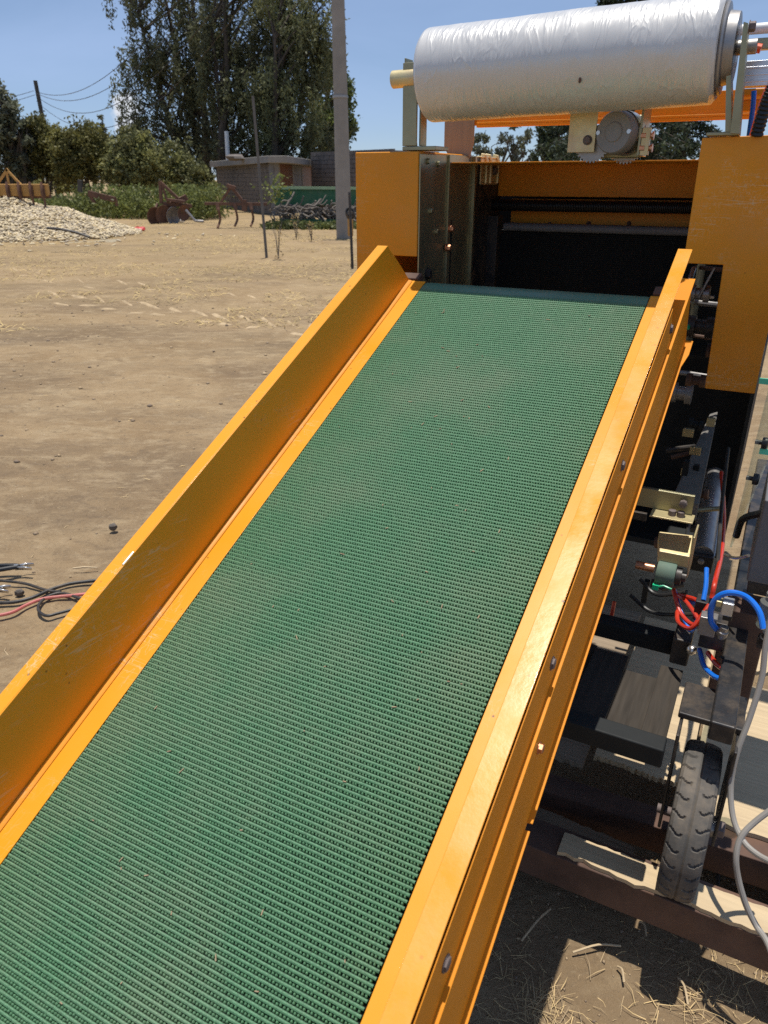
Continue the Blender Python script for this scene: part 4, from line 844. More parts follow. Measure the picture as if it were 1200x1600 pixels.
# ------------------------------------------------------------------ baling machine
BASE_M = (-.55, 2.6, 0.0)
M = Frame('baling_machine', 'orange baling machine with side covers, motor and wheeled black frame', 'machine', BASE_M)
def machine():
    put = M.put
    # covers
    m = MB(); m.prism([(-1.137, 1.620), (-.941, 1.620), (-.941, 1.351), (-1.052, 1.351), (-1.052, 1.06), (-1.137, 1.06)], 'v', 2.0, 2.34); put(m, 'left_cover', ORANGE_C, bevel=.003)
    m = MB(); m.prism([(-.2305, 1.637), (.10, 1.643), (-.012, 1.60), (-.016, 1.069), (-.1305, 1.069), (-.139, 1.366), (-.2285, 1.366)], 'v', 2.0, 2.006); m.box((-.2285, 2.0065, 1.372), (-.035, 2.36, 1.634)); put(m, 'right_cover', ORANGE_C, bevel=.002)
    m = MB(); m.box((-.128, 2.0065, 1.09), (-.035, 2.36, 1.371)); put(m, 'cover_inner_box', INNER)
    # left inner plates
    U = -.936
    m = MB(); m.box((U-.004, 2.004, 1.10), (U, 2.19, 1.614)); pl = put(m, 'side_plate', ZINC, bevel=.001)
    for q in ((668, 252), (684, 256), (672, 330), (681, 362)): p = on(*q, u=U); put(hexbolt(p, (1, 0, 0), .007, .006), 'bolt', ZINC, pl)
    p = on(667, 428, u=U); put(hexbolt(p, (1, 0, 0), .014, .012), 'bolt', BLACKM, pl)
    m = MB(); m.box((U-.004, 2.191, 1.10), (U+.006, 2.37, 1.6165)); m.box((U-.004, 2.371, 1.10), (U+.016, 2.385, 1.6165)); pl = put(m, 'side_plate', ZINC, bevel=.001)
    for q in ((702, 357), (697, 387)): p = on(*q, u=U+.006); put(hexbolt(p, (1, 0, 0), .009, .014), 'bolt', COPPER, pl)
    m = MB(); m.box((U+.0062, 2.213, 1.10), (U+.0066, 2.224, 1.44)); put(m, 'slot', INNER, pl)
    m = MB(); m.box((U-.004, 2.386, 1.05), (U+.002, 2.66, 1.606)); put(m, 'rear_side_plate', BLACKM, bevel=.001)
    # hinge saddle
    m = MB(); m.box((U+.003, 2.44, 1.535), (U+.010, 2.60, 1.612)); m.box((U-.02, 2.44, 1.612), (U+.010, 2.60, 1.619)); sd = put(m, 'hinge_saddle', ZINC_Y, bevel=.003)
    for v in (2.475, 2.515, 2.585): m = MB(); m.tube([(U-.005, v, 1.622), (U+.009, v, 1.620), (U+.014, v, 1.605), (U+.013, v, 1.54)], .006, 8); put(m, 'strap', ZINC_Y, sd)
    put(hexbolt((U+.012, 2.545, 1.578), (1, 0, 0), .012, .012), 'bolt', BOLT, sd)
    # cross members seen through the opening
    m = MB(); m.box((-.93, 2.62, 1.499), (-.10, 2.66, 1.592)); m.box((-.93, 2.612, 1.592), (-.10, 2.72, 1.596)); put(m, 'cross_beam', ORANGE_C, bevel=.001)
    prof = []; L = .80; nr = 150
    for i in range(nr): prof += [(i*L/nr, .0145), (i*L/nr+L/nr*.25, .0185), (i*L/nr+L/nr*.7, .0185)]
    m = MB(); m.lathe((-.935, 2.585, 1.472), (1, 0, 0), prof, 14); put(m, 'corrugated_hose', PLASTIC_B)
    m = MB(); m.box((-.895, 2.67, 1.40), (-.10, 2.70, 1.49)); put(m, 'rear_beam', ORANGE_C, bevel=.001)
    for q in ((801, 350), (859, 350), (920, 349), (983, 349)): p = on(*q, v=2.67); put(hexbolt(p, (0, -1, 0), .006, .005), 'bolt', RUST)
    m = MB(); m.tube([(-.885, 2.58, 1.405), (-.12, 2.58, 1.405)], .013, 14); put(m, 'guide_bar', BOXG)
    m = MB(); m.box((-.94, 2.55, 1.10), (-.90, 2.60, 1.44)); put(m, 'guide_post', BLACKM, bevel=.002)
    ib = MB(); N = 60; prof = []
    for i in range(N): prof += [(2.60-.05*i/N, 1.395-.36*i/N), (2.597-.05*(i+.5)/N, 1.395-.36*(i+.5)/N)]
    prof += [(2.55, 1.03), (2.60, 1.03)]
    ib.prism(prof, 'u', -.928, -.12); put(ib, 'inner_belt', INNER, smooth=False)
    m = MB(); m.box((-.928, 2.20, 1.5935), (-.232, 2.610, 1.5965)); put(m, 'top_plate', ORANGE_C, bevel=.0006)
    # body shell
    for nm, lo, hi, mm in (('body_panel', (-1.08, 3.45, .45), (-.04, 3.47, 1.59), ORANGE_C), ('body_panel', (-1.10, 2.36, .45), (-1.08, 3.47, 1.59), ORANGE_C), ('right_shade_panel', (-.03, 2.37, .45), (-.018, 3.47, 1.06), INNER),
                           ('hood_panel', (-1.08, 2.73, 1.57), (-.02, 3.45, 1.59), ORANGE_C), ('interior_shade_panel', (-1.078, 2.75, .42), (-.032, 2.77, 1.565), INNER), ('floor_pan', (-1.07, 2.36, .44), (-.03, 3.44, .46), INNER)):  # near-black upright panels added so the interior reads as unlit
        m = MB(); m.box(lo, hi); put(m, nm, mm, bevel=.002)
    m = MB(); m.box((-.232, 2.37, 1.05), (-.228, 2.66, 1.606)); put(m, 'right_side_plate', ZINC, bevel=.001)
    # dim workings in the opening of the right cover
    for (u, v, z, r, L, mm) in ((-.20, 2.22, 1.27, .022, .05, STEEL), (-.19, 2.3, 1.17, .03, .07, BLACKM), (-.17, 2.2, 1.04, .018, .05, RUST), (-.21, 2.28, .98, .03, .06, STEEL), (-.15, 2.33, 1.10, .02, .03, RUST)):
        m = MB(); m.lathe((u-L/2, v, z), (1, 0, 0), [(0, r*.3), (0, r), (L*.3, r), (L*.32, r*.7), (L*.7, r*.7), (L*.72, r), (L, r), (L, r*.3)], 16); put(m, 'roller_bearing', mm)
    m = MB(); m.tube([on(1117, 418, v=2.2), on(1092, 465, v=2.2)], .004, 6); put(m, 'control_rod', STEEL)
    m = MB(); m.tube([on(1084, 420, v=2.25), on(1070, 462, v=2.1)], .007, 8); put(m, 'control_rod', STEEL)
    p = on(1105, 464, v=2.3); m = MB(); m.box(p-[.02, .004, .004], p+[.018, .004, .004]); put(m, 'shiny_clip', CHROME, bevel=.001)
    p = on(1074, 511, v=2.2); m = MB(); m.ball(p, .008, 10, 6); put(m, 'green_knob', GREENP)
    for k, z in enumerate((1.32, 1.22, 1.12, 1.0)): m = MB(); m.tube([(-.24, 2.4+.02*k, z), (-.06, 2.4+.02*k, z-.01)], .006+.002*(k % 2), 8); put(m, 'cross_rod', STEEL if k % 2 else RUST)
    # ---- film roll stand: left bracket and end arm
    m = MB(); pA = on(630, 95, v=2.06)
    m.box((-.957, 2.035, 1.634), (-.952, 2.075, 1.842)); m.box((-1.0, 2.02, 1.634), (-.958, 2.028, 1.830)); m.box((-1.0, 2.0285, 1.634), (-.9965, 2.075, 1.842)); br = put(m, 'roll_bracket', ZINC, bevel=.0015)
    m = MB(); m.box((-1.0, 2.02, 1.6225), (-.90, 2.11, 1.633)); put(m, 'foot_plate', ZINC, br, bevel=.002)
    put(hexbolt((-.975, 2.045, 1.633), (0, 0, 1), .009, .008), 'bolt', BOLT, br)
    # orange-brown plate post behind it and the rear film bar
    m = MB(); m.prism([(-1.012, 1.86), (-.914, 1.86), (-.914, 1.652), (-.925, 1.612), (-.990, 1.612), (-1.010, 1.64)], 'v', 2.33, 2.336); m.box((-1.0, 2.3365, 1.60), (-.93, 2.36, 1.62)); put(m, 'post_plate', mat('pinkish_primer_plate', (0.27, 0.205, 0.15), 0.5, metal=.2, var=.12, stretch=(12, 1, .6), vscale=4), bevel=.001)
    m = MB(); m.box((-.93, 2.34, 1.700), (.18, 2.385, 1.760)); m.box((-.905, 2.325, 1.692), (.18, 2.3395, 1.6995)); m.box((-.905, 2.325, 1.70), (.18, 2.332, 1.706)); put(m, 'film_frame_bar', ORANGE_C, bevel=.001)
    m = MB(); m.box((-.27, 2.40, 1.735), (.18, 2.43, 1.752)); put(m, 'steel_flat', STEEL, bevel=.001)
    # motor with gearbox, hung under the bar
    m = MB(); m.box((-.572, 2.128, 1.615), (-.502, 2.133, 1.725)); mp = put(m, 'motor_plate', ZINC_Y, bevel=.001); put(hexbolt(on(918, 219, v=2.127), (0, -1, 0), .0095, .008), 'bolt', BOLT, mp)
    m = MB(); m.box((-.60, 2.12, 1.7255), (-.49, 2.16, 1.730)); put(m, 'shelf', ZINC_Y, mp)
    mc = np.array([-.452, 2.10, 1.6585]); ax = (0.30, 1, -.04)
    m = MB(); m.lathe(mc, ax, [(-.001, .010), (-.001, .046), (.004, .049), (.012, .050), (.075, .050), (.075, .01)], 36); mo = put(m, 'motor', GREYP)
    m = MB(); m.lathe(mc-np.array([0, .005, 0]), ax, [(0, .002), (0, .021), (.002, .023), (.0055, .023)], 28); put(m, 'end_cap', GREYP, mo)
    for dx in (-.040, .040): m = MB(); m.lathe(mc+np.array([dx, -.004+dx*-.30, .0]), ax, [(0, .002), (0, .0055), (.004, .0055)], 8); put(m, 'screw', CHROME, mo)
    m = MB(); m.lathe(mc+np.array([.01, .03, 0]), ax, [(0, .0508), (.03, .0508)], 36, cap=False); put(m, 'motor_band', CHROME, mo)
    m = MB(); m.box((-.497, 2.17, 1.602), (-.392, 2.19, 1.70)); gx = put(m, 'gear_housing', ZINC, bevel=.004); m = MB(); m.box((-.393, 2.12, 1.605), (-.387, 2.22, 1.735)); put(m, 'side_web', ZINC, gx, bevel=.001)
    for dz in (0, .028): m = MB(); m.lathe((-.388, 2.13, 1.622+dz), (1, 0, 0), [(0, .012), (.012, .012), (.012, .006), (.026, .006), (.026, .010), (.030, .010)], 10); put(m, 'terminal', COPPER, gx)
    m = MB(); m.box((-.386, 2.12, 1.606), (-.366, 2.135, 1.668)); put(m, 'terminal_block', ZINC_Y, gx, bevel=.001)
    def gear(c, r, nt, th):
        g = MB(); pl = []
        for i in range(nt*4): a = 2*pi*i/(nt*4); q = r if (i % 4) in (1, 2) else r*.90; pl.append((c[0]+q*cos(a), c[2]+q*sin(a)))
        g.prism(pl, 'v', c[1], c[1]+th); return g
    put(gear((-.512, 2.145, 1.635), .045, 30, .006), 'sprocket', STEEL, smooth=False); put(gear((-.437, 2.20, 1.637), .050, 34, .006), 'sprocket', STEEL, smooth=False)
    m = MB(); cpts = curve_pts([on(974, 186, v=2.14), on(980, 178, v=2.16), on(990, 166, v=2.19), on(998, 150, v=2.22)], 8); n = len(cpts); m.tube(cpts, [.0105 if i % 2 else .0085 for i in range(n)], 10); put(m, 'motor_cable', PLASTIC_B)
    # ---- right end of the film stand
    m = MB(); m.box((-.222, 1.99, 1.640), (-.155, 2.06, 1.6475)); br = put(m, 'roll_bracket', ZINC, bevel=.002)
    m = MB(); m.add([(*on(1133, 206, v=1.99),), (*on(1143, 206, v=1.99),), (*on(1141, 52, v=1.99),), (*on(1136, 52, v=1.99),)] + [tuple(on(x, 206 if y else 52, v=1.99)+np.array([.0, .06, 0])) for x, y in ((1133, 1), (1143, 1), (1141, 0), (1136, 0))], [(0, 1, 2, 3), (4, 7, 6, 5), (0, 4, 5, 1), (1, 5, 6, 2), (2, 6, 7, 3), (3, 7, 4, 0)]); put(m, 'arm_plate', ZINC, br)
    m = MB(); m.add([tuple(on(x, y, v=1.97)) for x, y in ((1141, 208), (1155, 209), (1169, 36), (1162, 34))] + [tuple(on(x, y, v=1.97)+np.array([0, .05, 0])) for x, y in ((1141, 208), (1155, 209), (1169, 36), (1162, 34))], [(0, 1, 2, 3), (4, 7, 6, 5), (0, 4, 5, 1), (1, 5, 6, 2), (2, 6, 7, 3), (3, 7, 4, 0)]); put(m, 'arm_plate', ZINC, br)
    m = MB(); a = on(1155, 47, v=2.12); m.tube([a, a+np.array([.42, 0, .0])], .011, 14); put(m, 'white_tube', WHITE)
    a = on(1147, 62, v=2.12); m = MB(); m.box(a+[0, 0, -.022], a+[.4, .03, 0]); put(m, 'zinc_channel', ZINC, bevel=.002)
    a = on(1158, 96, v=2.10); m = MB(); m.box(a+[0, 0, -.050], a+[.4, .045, 0]); 
    for k in (1, 2, 3): m.box(a+[0, -.0015, -.0135*k-.002], a+[.4, -.0002, -.0135*k+.002])
    put(m, 'aluminium_profile', ALU, bevel=.001)
    a = on(1156, 139, v=2.08); m = MB(); m.box(a+[0, 0, -.014], a+[.35, .03, 0]); a = on(1158, 165, v=2.1); m.box(a+[0, 0, -.012], a+[.3, .02, 0.012]); put(m, 'orange_tube', ORANGE_C, bevel=.003)
    a = on(1163, 78, v=2.08); m = MB(); m.tube([a, a+np.array([.016, 0, .004])], .009, 10); put(m, 'blue_fitting', BLUE); m = MB(); m.tube([a+np.array([.016, 0, .004]), a+np.array([.034, 0, .0])], .0095, 10); put(m, 'red_fitting', ORHOSE)
    m = MB(); m.tube(curve_pts([on(1178, 142, v=2.04), on(1176, 170, v=2.04), on(1170, 215, v=2.04)], 5), .0055, 8); put(m, 'blue_hose', BLUE)
    m = MB(); m.tube(curve_pts([on(1202, 135, v=2.02), on(1190, 165, v=2.02), on(1176, 212, v=2.02)], 5), .0075, 8); put(m, 'orange_hose', ORHOSE)
    cp = curve_pts([on(1215, 120, v=1.98), on(1198, 160, v=1.98), on(1182, 212, v=2.0)], 16); m = MB(); m.tube(cp, [.014 if i % 2 else .0115 for i in range(len(cp))], 12); put(m, 'corrugated_hose', PLASTIC_B)
    m = MB(); c0 = on(1170, 42, v=1.96); put(hexbolt(c0, (1, 0, 0), .010, .012), 'bolt', BOLT, br)
machine()

def chassis():
    put = M.put
    # longitudinal and cross tubes of the wheeled frame
    m = MB(); m.box((.032, 1.27, .575), (.076, 2.9, .618)); fb = put(m, 'frame_tube', BLACKM, bevel=.004)
    m = MB(); m.lathe(on(1127, 1027, z=.6185), (0, 0, 1), [(0, .0045), (.0005, .0045)], 10); put(m, 'drilled_hole', INNER, fb)
    for (v, z, h) in ((1.64, .50, .045), (1.235, .50, .045)): m = MB(); m.box((-1.0, v, z), (-.036, v+.045, z+h)); put(m, 'cross_tube', INNER, bevel=.004)  # near-black colour puts shade onto these cross tubes
    m = MB(); m.box((-.075, 1.60, .505), (-.035, 1.69, .575)); put(m, 'tube_socket', BLACKM, bevel=.004)
    m = MB(); m.box((-1.07, 1.0, .58), (-1.03, 2.9, .62)); put(m, 'frame_tube', BLACKM, bevel=.004)
    DW = mat('shade_dark_wood', (0.045, 0.036, 0.027), 0.9, var=0.3, vscale=9, stretch=(9, .6, 9), dirt=(0.02, .017, .014), dirt_amt=.5, bump=.1, bscale=20)  # wood colour lowered to look like boards lying in shade
    for k, (u0, u1, va, vb) in enumerate(((-.33, -.245, 1.285, 1.63), (-.2455, -.165, 1.280, 1.60), (-.1655, -.09, 1.288, 1.56), (-.0905, -.04, 1.282, 1.60))): m = MB(); m.box((u0, va, .470+.013*(k % 2)), (u1, vb, .482+.013*(k % 2))); put(m, 'shade_slat', DW, bevel=.002)  # added boards that shade the ground beside the conveyor
    # wheel with fork
    WC = Vector((.035, 1.312, .3323)); R = .1613; hw = .037
    m = MB(); m.box((-.027, 1.335, .556), (.094, 1.45, .570)); fk = put(m, 'wheel_fork', BLACKM, bevel=.003)
    for u in (-.022, .083): m = MB(); m.box((u, 1.28, .31), (u+.006, 1.40, .5555)); put(m, 'fork_leg', BLACKM, fk, bevel=.002)
    m = MB(); m.tube([(-.03, WC.y, WC.z), (.10, WC.y, WC.z)], .010, 12); m.lathe((.089, WC.y, WC.z), (1, 0, 0), [(0, .017), (.012, .017), (.014, .013)], 6); put(m, 'axle', BOLT, fk)
    prof = [(-hw*.75, R*.55), (-hw*.9, R*.72), (-hw, R*.84), (-hw*.96, R*.93), (-hw*.80, R*.975), (-hw*.45, R*.995), (-hw*.06, R), (-hw*.04, R-.003), (hw*.04, R-.003), (hw*.06, R), (hw*.45, R*.995), (hw*.80, R*.975), (hw*.96, R*.93), (hw, R*.84), (hw*.9, R*.72), (hw*.75, R*.55)]
    # tread: curved lug grooves cut as geometry by lowering a fine grid
    nu, na = 41, 420; us = np.linspace(-hw, hw, nu); V = []; 
    pr_u = np.array([p[0] for p in prof[2:14]]); pr_r = np.array([p[1] for p in prof[2:14]])
    for i in range(na):
        th = 2*pi*i/na
        for j, u in enumerate(us):
            r = np.interp(u, pr_u, pr_r); au = abs(u)/hw; ph = (th*30/(2*pi) + 0.10*sin(au*9.0) + (0.5 if u < 0 else 0) + au*.25) % 1.0
            if .26 < au < .97 and ph < .17: r -= .0042*min(1, (au-.26)/.08)
            V.append((WC.x+u, WC.y+r*cos(th), WC.z+r*sin(th)))
    F = [((i*nu+j), (i*nu+j+1), ((i+1) % na)*nu+j+1, ((i+1) % na)*nu+j) for i in range(na) for j in range(nu-1)]
    m = MB().add(V, F)
    for sg in (-1, 1): m.lathe((WC.x, WC.y, WC.z), (1, 0, 0), [(sg*hw, R*.84), (sg*hw*.9, R*.72), (sg*hw*.75, R*.55)], 48, cap=False)
    wh = put(m, 'wheel', TYRE, angle=28)
    m = MB(); m.lathe((WC.x-hw*.7, WC.y, WC.z), (1, 0, 0), [(0, .02), (0, R*.56), (.012, R*.5), (.03, R*.3), (.045, R*.3), (hw*1.4-.012, R*.5), (hw*1.4, R*.56), (hw*1.4, .02)], 32); put(m, 'rim', STEEL, wh)
    m = MB(); m.tube([(WC.x+hw*.8, WC.y, WC.z), (.083, WC.y, WC.z)], .022, 16); put(m, 'hub', STEEL, wh)
    # gripper arm, bracket, small green roller
    a1, a2, a3, a4 = on(1050, 778, v=2.01), on(1092, 788, v=2.01), on(1122, 642, v=2.45), on(1109, 646, v=2.45)
    m = MB(); V = [a1, a2, a3, a4]; m.add([tuple(p) for p in V] + [tuple(p-np.array([0, 0, .05])) for p in V], [(0, 1, 2, 3), (4, 7, 6, 5), (0, 4, 5, 1), (1, 5, 6, 2), (2, 6, 7, 3), (3, 7, 4, 0)]); put(m, 'grey_arm', mat('dull_grey_arm_paint', (.20, .19, .175), .75, spec=.15, var=.08, dirt=(.12, .10, .08), dirt_amt=.4, dscale=30), bevel=.003)
    v = 1.72; p0, p1, p2, p3 = on(985, 766, v=v), on(1086, 776, v=v), on(1086, 806, v=v), on(985, 798, v=v)
    m = MB(); z1, z0 = p1[2], p2[2]; m.box((p0[0]-.06, v, z0), (p1[0], v+.004, z1)); m.box((p0[0]-.06, v+.004, z1-.004), (p1[0], v+.012, z1)); ab = put(m, 'angle_bracket', ZINC, bevel=.001)
    m = MB(); m.box((on(1018, 806, v=v)[0], v-.045, z0-.004), (p2[0], v+.004, z0)); put(m, 'bracket_ledge', ZINC_Y, ab, bevel=.001)
    for (x, y) in ((1051, 797), (1063, 808), (1067, 789)): q = on(x, y, v=v-.02); m = MB(); m.lathe((q[0], v-.02 if y > 795 else v-.01, z0 if y > 795 else z0+.03), (0, 0, 1) if y > 795 else (0, -1, 0), [(0, .009), (.012, .009), (.013, .007)], 8); put(m, 'bolt', BOLT, ab)
    q0, q1 = on(1030, 830, v=v-.005), on(1082, 838, v=v-.005); zz = on(1030, 862, v=v-.06)[2]
    m = MB(); m.add([tuple(p) for p in (on(1030, 830, v=1.73), on(1083, 836, v=1.73), on(1078, 870, v=1.66), on(1030, 861, v=1.66))] + [tuple(p+np.array([0, 0.0, -.03])) for p in (on(1030, 830, v=1.73), on(1083, 836, v=1.73), on(1078, 870, v=1.66), on(1030, 861, v=1.66))], [(0, 1, 2, 3), (4, 7, 6, 5), (0, 4, 5, 1), (1, 5, 6, 2), (2, 6, 7, 3), (3, 7, 4, 0)]); put(m, 'roller_block', ZINC_Y, bevel=.002)
    p = on(1083, 850, v=1.70); m = MB(); m.box(p+[-.001, -.03, -.075], p+[.003, .05, .03]); put(m, 'side_strap', ZINC_Y, bevel=.001)
    c = on(1041, 896, v=1.66); rr = .030; m = MB(); m.lathe(c-np.array([.021, 0, 0]), (1, 0, 0), [(0, .008), (0, rr*.94), (.003, rr), (.039, rr), (.042, rr*.94), (.042, .008)], 28); put(m, 'green_roller', ROLLER_G)
    m = MB(); m.tube([c-np.array([.07, 0, -.006]), c-np.array([.028, 0, -.006])], .010, 12); put(m, 'roller_shaft', COPPER); m = MB(); m.lathe(c+np.array([.022, 0, 0]), (1, 0, 0), [(0, .02), (.012, .02), (.012, .011), (.022, .011)], 12); put(m, 'roller_collar', BLACKM)
    m = MB(); g = on(1025, 917, v=1.63); m.box(g+[-.008, -.005, -.006], g+[.006, .005, .006]); m.tube([g, g+[.016, 0, .007], g+[.034, 0, .003]], .0035, 6); put(m, 'green_tie', GREENP)
    m = MB(); g = on(1035, 914, v=1.64); m.ball(g, .006, 10, 6); put(m, 'grease_nipple', CHROME)
    # pneumatic cylinder
    m = MB(); a, b = on(1098, 866, v=1.99), on(1117, 742, v=2.40); m.tube([a, b], .0275, 20); cy = put(m, 'cylinder', STEEL)
    d = (a-b)/np.linalg.norm(a-b); m = MB(); m.box(a-[.03, .02, .045], a+[.03, .02, .004]); put(m, 'cylinder_head', BLACKM, cy, bevel=.003); put(hexbolt(a+[0, -.021, -.012], (0, -1, 0), .007, .006), 'port_screw', STEEL, cy)
    for s in (-.028, .028): m = MB(); m.tube([a+np.array([s, 0, 0]), b+np.array([s, 0, 0])], .0035, 6); put(m, 'tie_rod', STEEL, cy)
    def hose(pts, r, m_, name, n=6): mb = MB(); mb.tube(curve_pts([on(x, y, v=v) for x, y, v in pts], n), r, 10); return put(mb, name, m_)
    hose([(1127, 738, 2.3), (1131, 800, 2.1), (1128, 860, 1.9), (1118, 905, 1.66), (1112, 935, 1.62)], .0055, RED, 'red_hose')
    hose([(1104, 888, 1.70), (1103, 915, 1.66), (1099, 938, 1.63)], .0055, BLUE, 'blue_hose')
    hose([(1052, 920, 1.68), (1062, 955, 1.64), (1080, 975, 1.60), (1092, 970, 1.6), (1072, 940, 1.66), (1056, 928, 1.7)], .005, RED, 'red_hose')
    hose([(1054, 922, 1.70), (1062, 948, 1.67), (1078, 985, 1.61), (1090, 968, 1.62)], .005, BLUE, 'blue_hose')
    hose([(1108, 945, 1.60), (1092, 968, 1.57), (1078, 982, 1.56), (1060, 972, 1.6), (1058, 955, 1.64)], .005, RED, 'red_hose')
    hose([(1062, 930, 1.69), (1085, 936, 1.66), (1100, 946, 1.63)], .005, RED, 'red_hose'); hose([(1066, 936, 1.69), (1086, 943, 1.66), (1098, 950, 1.63)], .005, BLUE, 'blue_hose')
    hose([(1093, 1015, 1.56), (1100, 1040, 1.5), (1112, 1054, 1.46), (1124, 1060, 1.44), (1140, 1062, 1.44)], .0055, BLUE, 'blue_hose')
    hose([(1106, 1020, 1.54), (1118, 1036, 1.5), (1130, 1046, 1.47)], .0055, RED, 'red_hose')
    hose([(1120, 984, 1.50), (1111, 970, 1.50), (1112, 948, 1.50), (1124, 931, 1.5), (1145, 926, 1.5), (1168, 934, 1.5), (1186, 955, 1.48), (1193, 983, 1.46)], .0062, BLUE, 'blue_hose', 8)
    # valves and fittings
    def bx(x, y, v, w, dd, h, m_, name, b=.002, par=None): p = on(x, y, v=v); mb = MB(); mb.box(p-[w/2, dd/2, h/2], p+[w/2, dd/2, h/2]); return put(mb, name, m_, par, bevel=b)
    bx(1098, 950, 1.64, .034, .04, .05, BLACKM, 'hose_manifold'); va = bx(1115, 985, 1.56, .05, .05, .07, BLACKM, 'valve_body'); bx(1106, 975, 1.52, .034, .03, .045, STEEL, 'valve_plate')
    bx(1137, 948, 1.50, .022, .03, .03, ALU, 'valve_coil', par=va); bx(1137, 962, 1.50, .018, .026, .012, PLASTIC_B, 'coil_collar', par=va); bx(1124, 941, 1.5, .012, .02, .014, ZINC_Y, 'valve_screw_block', par=va)
    for (x, y, v) in ((1128, 988, 1.49), (1194, 998, 1.45)): p = on(x, y, v=v); mb = MB(); mb.lathe(p+[0, 0, -.014], (.1, -.1, 1), [(0, .007), (.008, .011), (.018, .011), (.02, .0085), (.03, .0085)], 10); put(mb, 'hose_fitting', PLASTIC_B if x > 1150 else STEEL)
    bx(1196, 1003, 1.46, .03, .03, .022, BLACKM, 'regulator_elbow', .004); p = on(1205, 955, v=1.5); mb = MB(); mb.lathe(p-[0, 0, .04], (0, 0, 1), [(0, .008), (.004, .022), (.06, .024), (.065, .016), (.08, .016)], 18); put(mb, 'filter_bowl', GLASS)
    p = on(1081, 1016, v=1.58); mb = MB(); mb.ball(p, .012, 10, 7); put(mb, 'ball_joint', CHROME)
    # dark workings behind the bracket and roller
    rr = np.random.default_rng(77)
    for k in range(46):
        x, y, v = rr.uniform(985, 1150), rr.uniform(650, 985), rr.uniform(2.03, 2.34)
        if y < 800: x = rr.uniform(1060, 1135)
        p = on(x, y, v=v)
        if p[2] < .42 or p[0] > -.03: continue
        L = rr.uniform(.015, .05); mm = [INNER, BLACKM, RUST, BLACKM, INNER, ZINC][rr.integers(6)]
        if p[0]+L > -.04: continue
        mb = MB(); kt = k % 4
        if kt == 0: mb.box(p-[L/2, .006, .012], p+[L/2, .006, .012]); nm = 'bracket'
        elif kt == 1: mb.tube([p-[L, 0, .01], p+[L, .02, .01]], rr.uniform(.004, .010), 10); nm = 'rod'
        elif kt == 2: mb.lathe(p, (1, .1*rr.normal(), .1*rr.normal()), [(0, .008), (0, .018), (.012, .018), (.012, .011), (.03, .011), (.03, .015), (.04, .015), (.04, .006)], 14); nm = 'collar'
        else: mb.box(p-[.008, .01, L], p+[.008, .01, L]); nm = 'upright'
        put(mb, nm, mm, bevel=.0015 if kt in (0, 3) else 0)
    for (x0, y0, x1, y1, v0, v1, mm) in ((1000, 905, 1075, 925, 1.78, 1.72, CABLEB), (985, 930, 1090, 960, 1.75, 1.68, CABLEB), (1138, 700, 1120, 900, 2.2, 1.75, CABLEB), (1095, 700, 1070, 860, 2.25, 1.85, CABLEB), (960, 940, 948, 990, 1.70, 1.66, RED)):
        a, b = on(x0, y0, v=v0), on(x1, y1, v=v1); mb = MB(); mb.tube(curve_pts([a, a*.6+b*.4+np.array([0, 0, -.03]), b], 8), .005, 8); put(mb, 'wiring', mm)
    # control box on the right
    m = MB(); A = on(1165, 908, v=1.60); B = on(1191, 780, v=1.60); m.box((A[0]+.001, 1.60, A[2]), (A[0]+.22, 1.85, B[2])); cb = put(m, 'control_box', BOXG, bevel=.004)
    m = MB(); m.box((A[0]+.006, 1.605, A[2]-.03), (A[0]+.215, 1.845, A[2]-.001)); put(m, 'box_mount', BLACKM, cb, bevel=.003)
    # clear side sheet with two black knobs and mint tape, standing almost edge-on
    n0 = on(1140, 855, v=1.66); t0 = np.array([n0[0]+.012, 1.64, 1.33]); dirv = np.array([sin(radians(4.2)), cos(radians(4.2)), 0]); th = np.array([.004, 0, 0])
    q = [n0, n0+dirv*.62, np.array([t0[0], t0[1], t0[2]])+dirv*.62+[.0, 0, 0], t0]
    m = MB(); m.add([tuple(p) for p in q]+[tuple(p+th) for p in q], [(0, 1, 2, 3), (4, 7, 6, 5), (0, 4, 5, 1), (1, 5, 6, 2), (2, 6, 7, 3), (3, 7, 4, 0)]); sh = put(m, 'clear_sheet', GLASS, smooth=False)
    for (x, y) in ((1180, 690), (1166, 746)):
        p = on(x, y, v=1.72); m = MB(); m.lathe(p, (1, -.1, 0), [(0, .005), (.014, .005), (.014, .013), (.024, .013), (.026, .010)], 12); put(m, 'knob', PLASTIC_B, sh)
    for (x, y) in ((1196, 596), (1196, 706)): p = on(x, y, v=1.72); m = MB(); m.box(p-[.012, .002, .006], p+[.02, .002, .006]); put(m, 'tape', MINT, sh)
    m = MB(); m.tube(curve_pts([on(1150, 838, v=1.72), on(1160, 812, v=1.7), (on(1185, 803, v=1.68)), on(1200, 800, v=1.66)], 5), .008, 8); put(m, 'black_elbow_pipe', PLASTIC_B)
    m = MB(); m.tube(curve_pts([on(1132, 867, v=1.70), on(1150, 872, v=1.66), on(1170, 868, v=1.62)], 5), .0035, 8); put(m, 'silver_rod', CHROME)
    m = MB(); m.box((.02, 1.64, .40), (.11, 1.74, .66)); put(m, 'support_block', RUST, bevel=.004)
chassis()

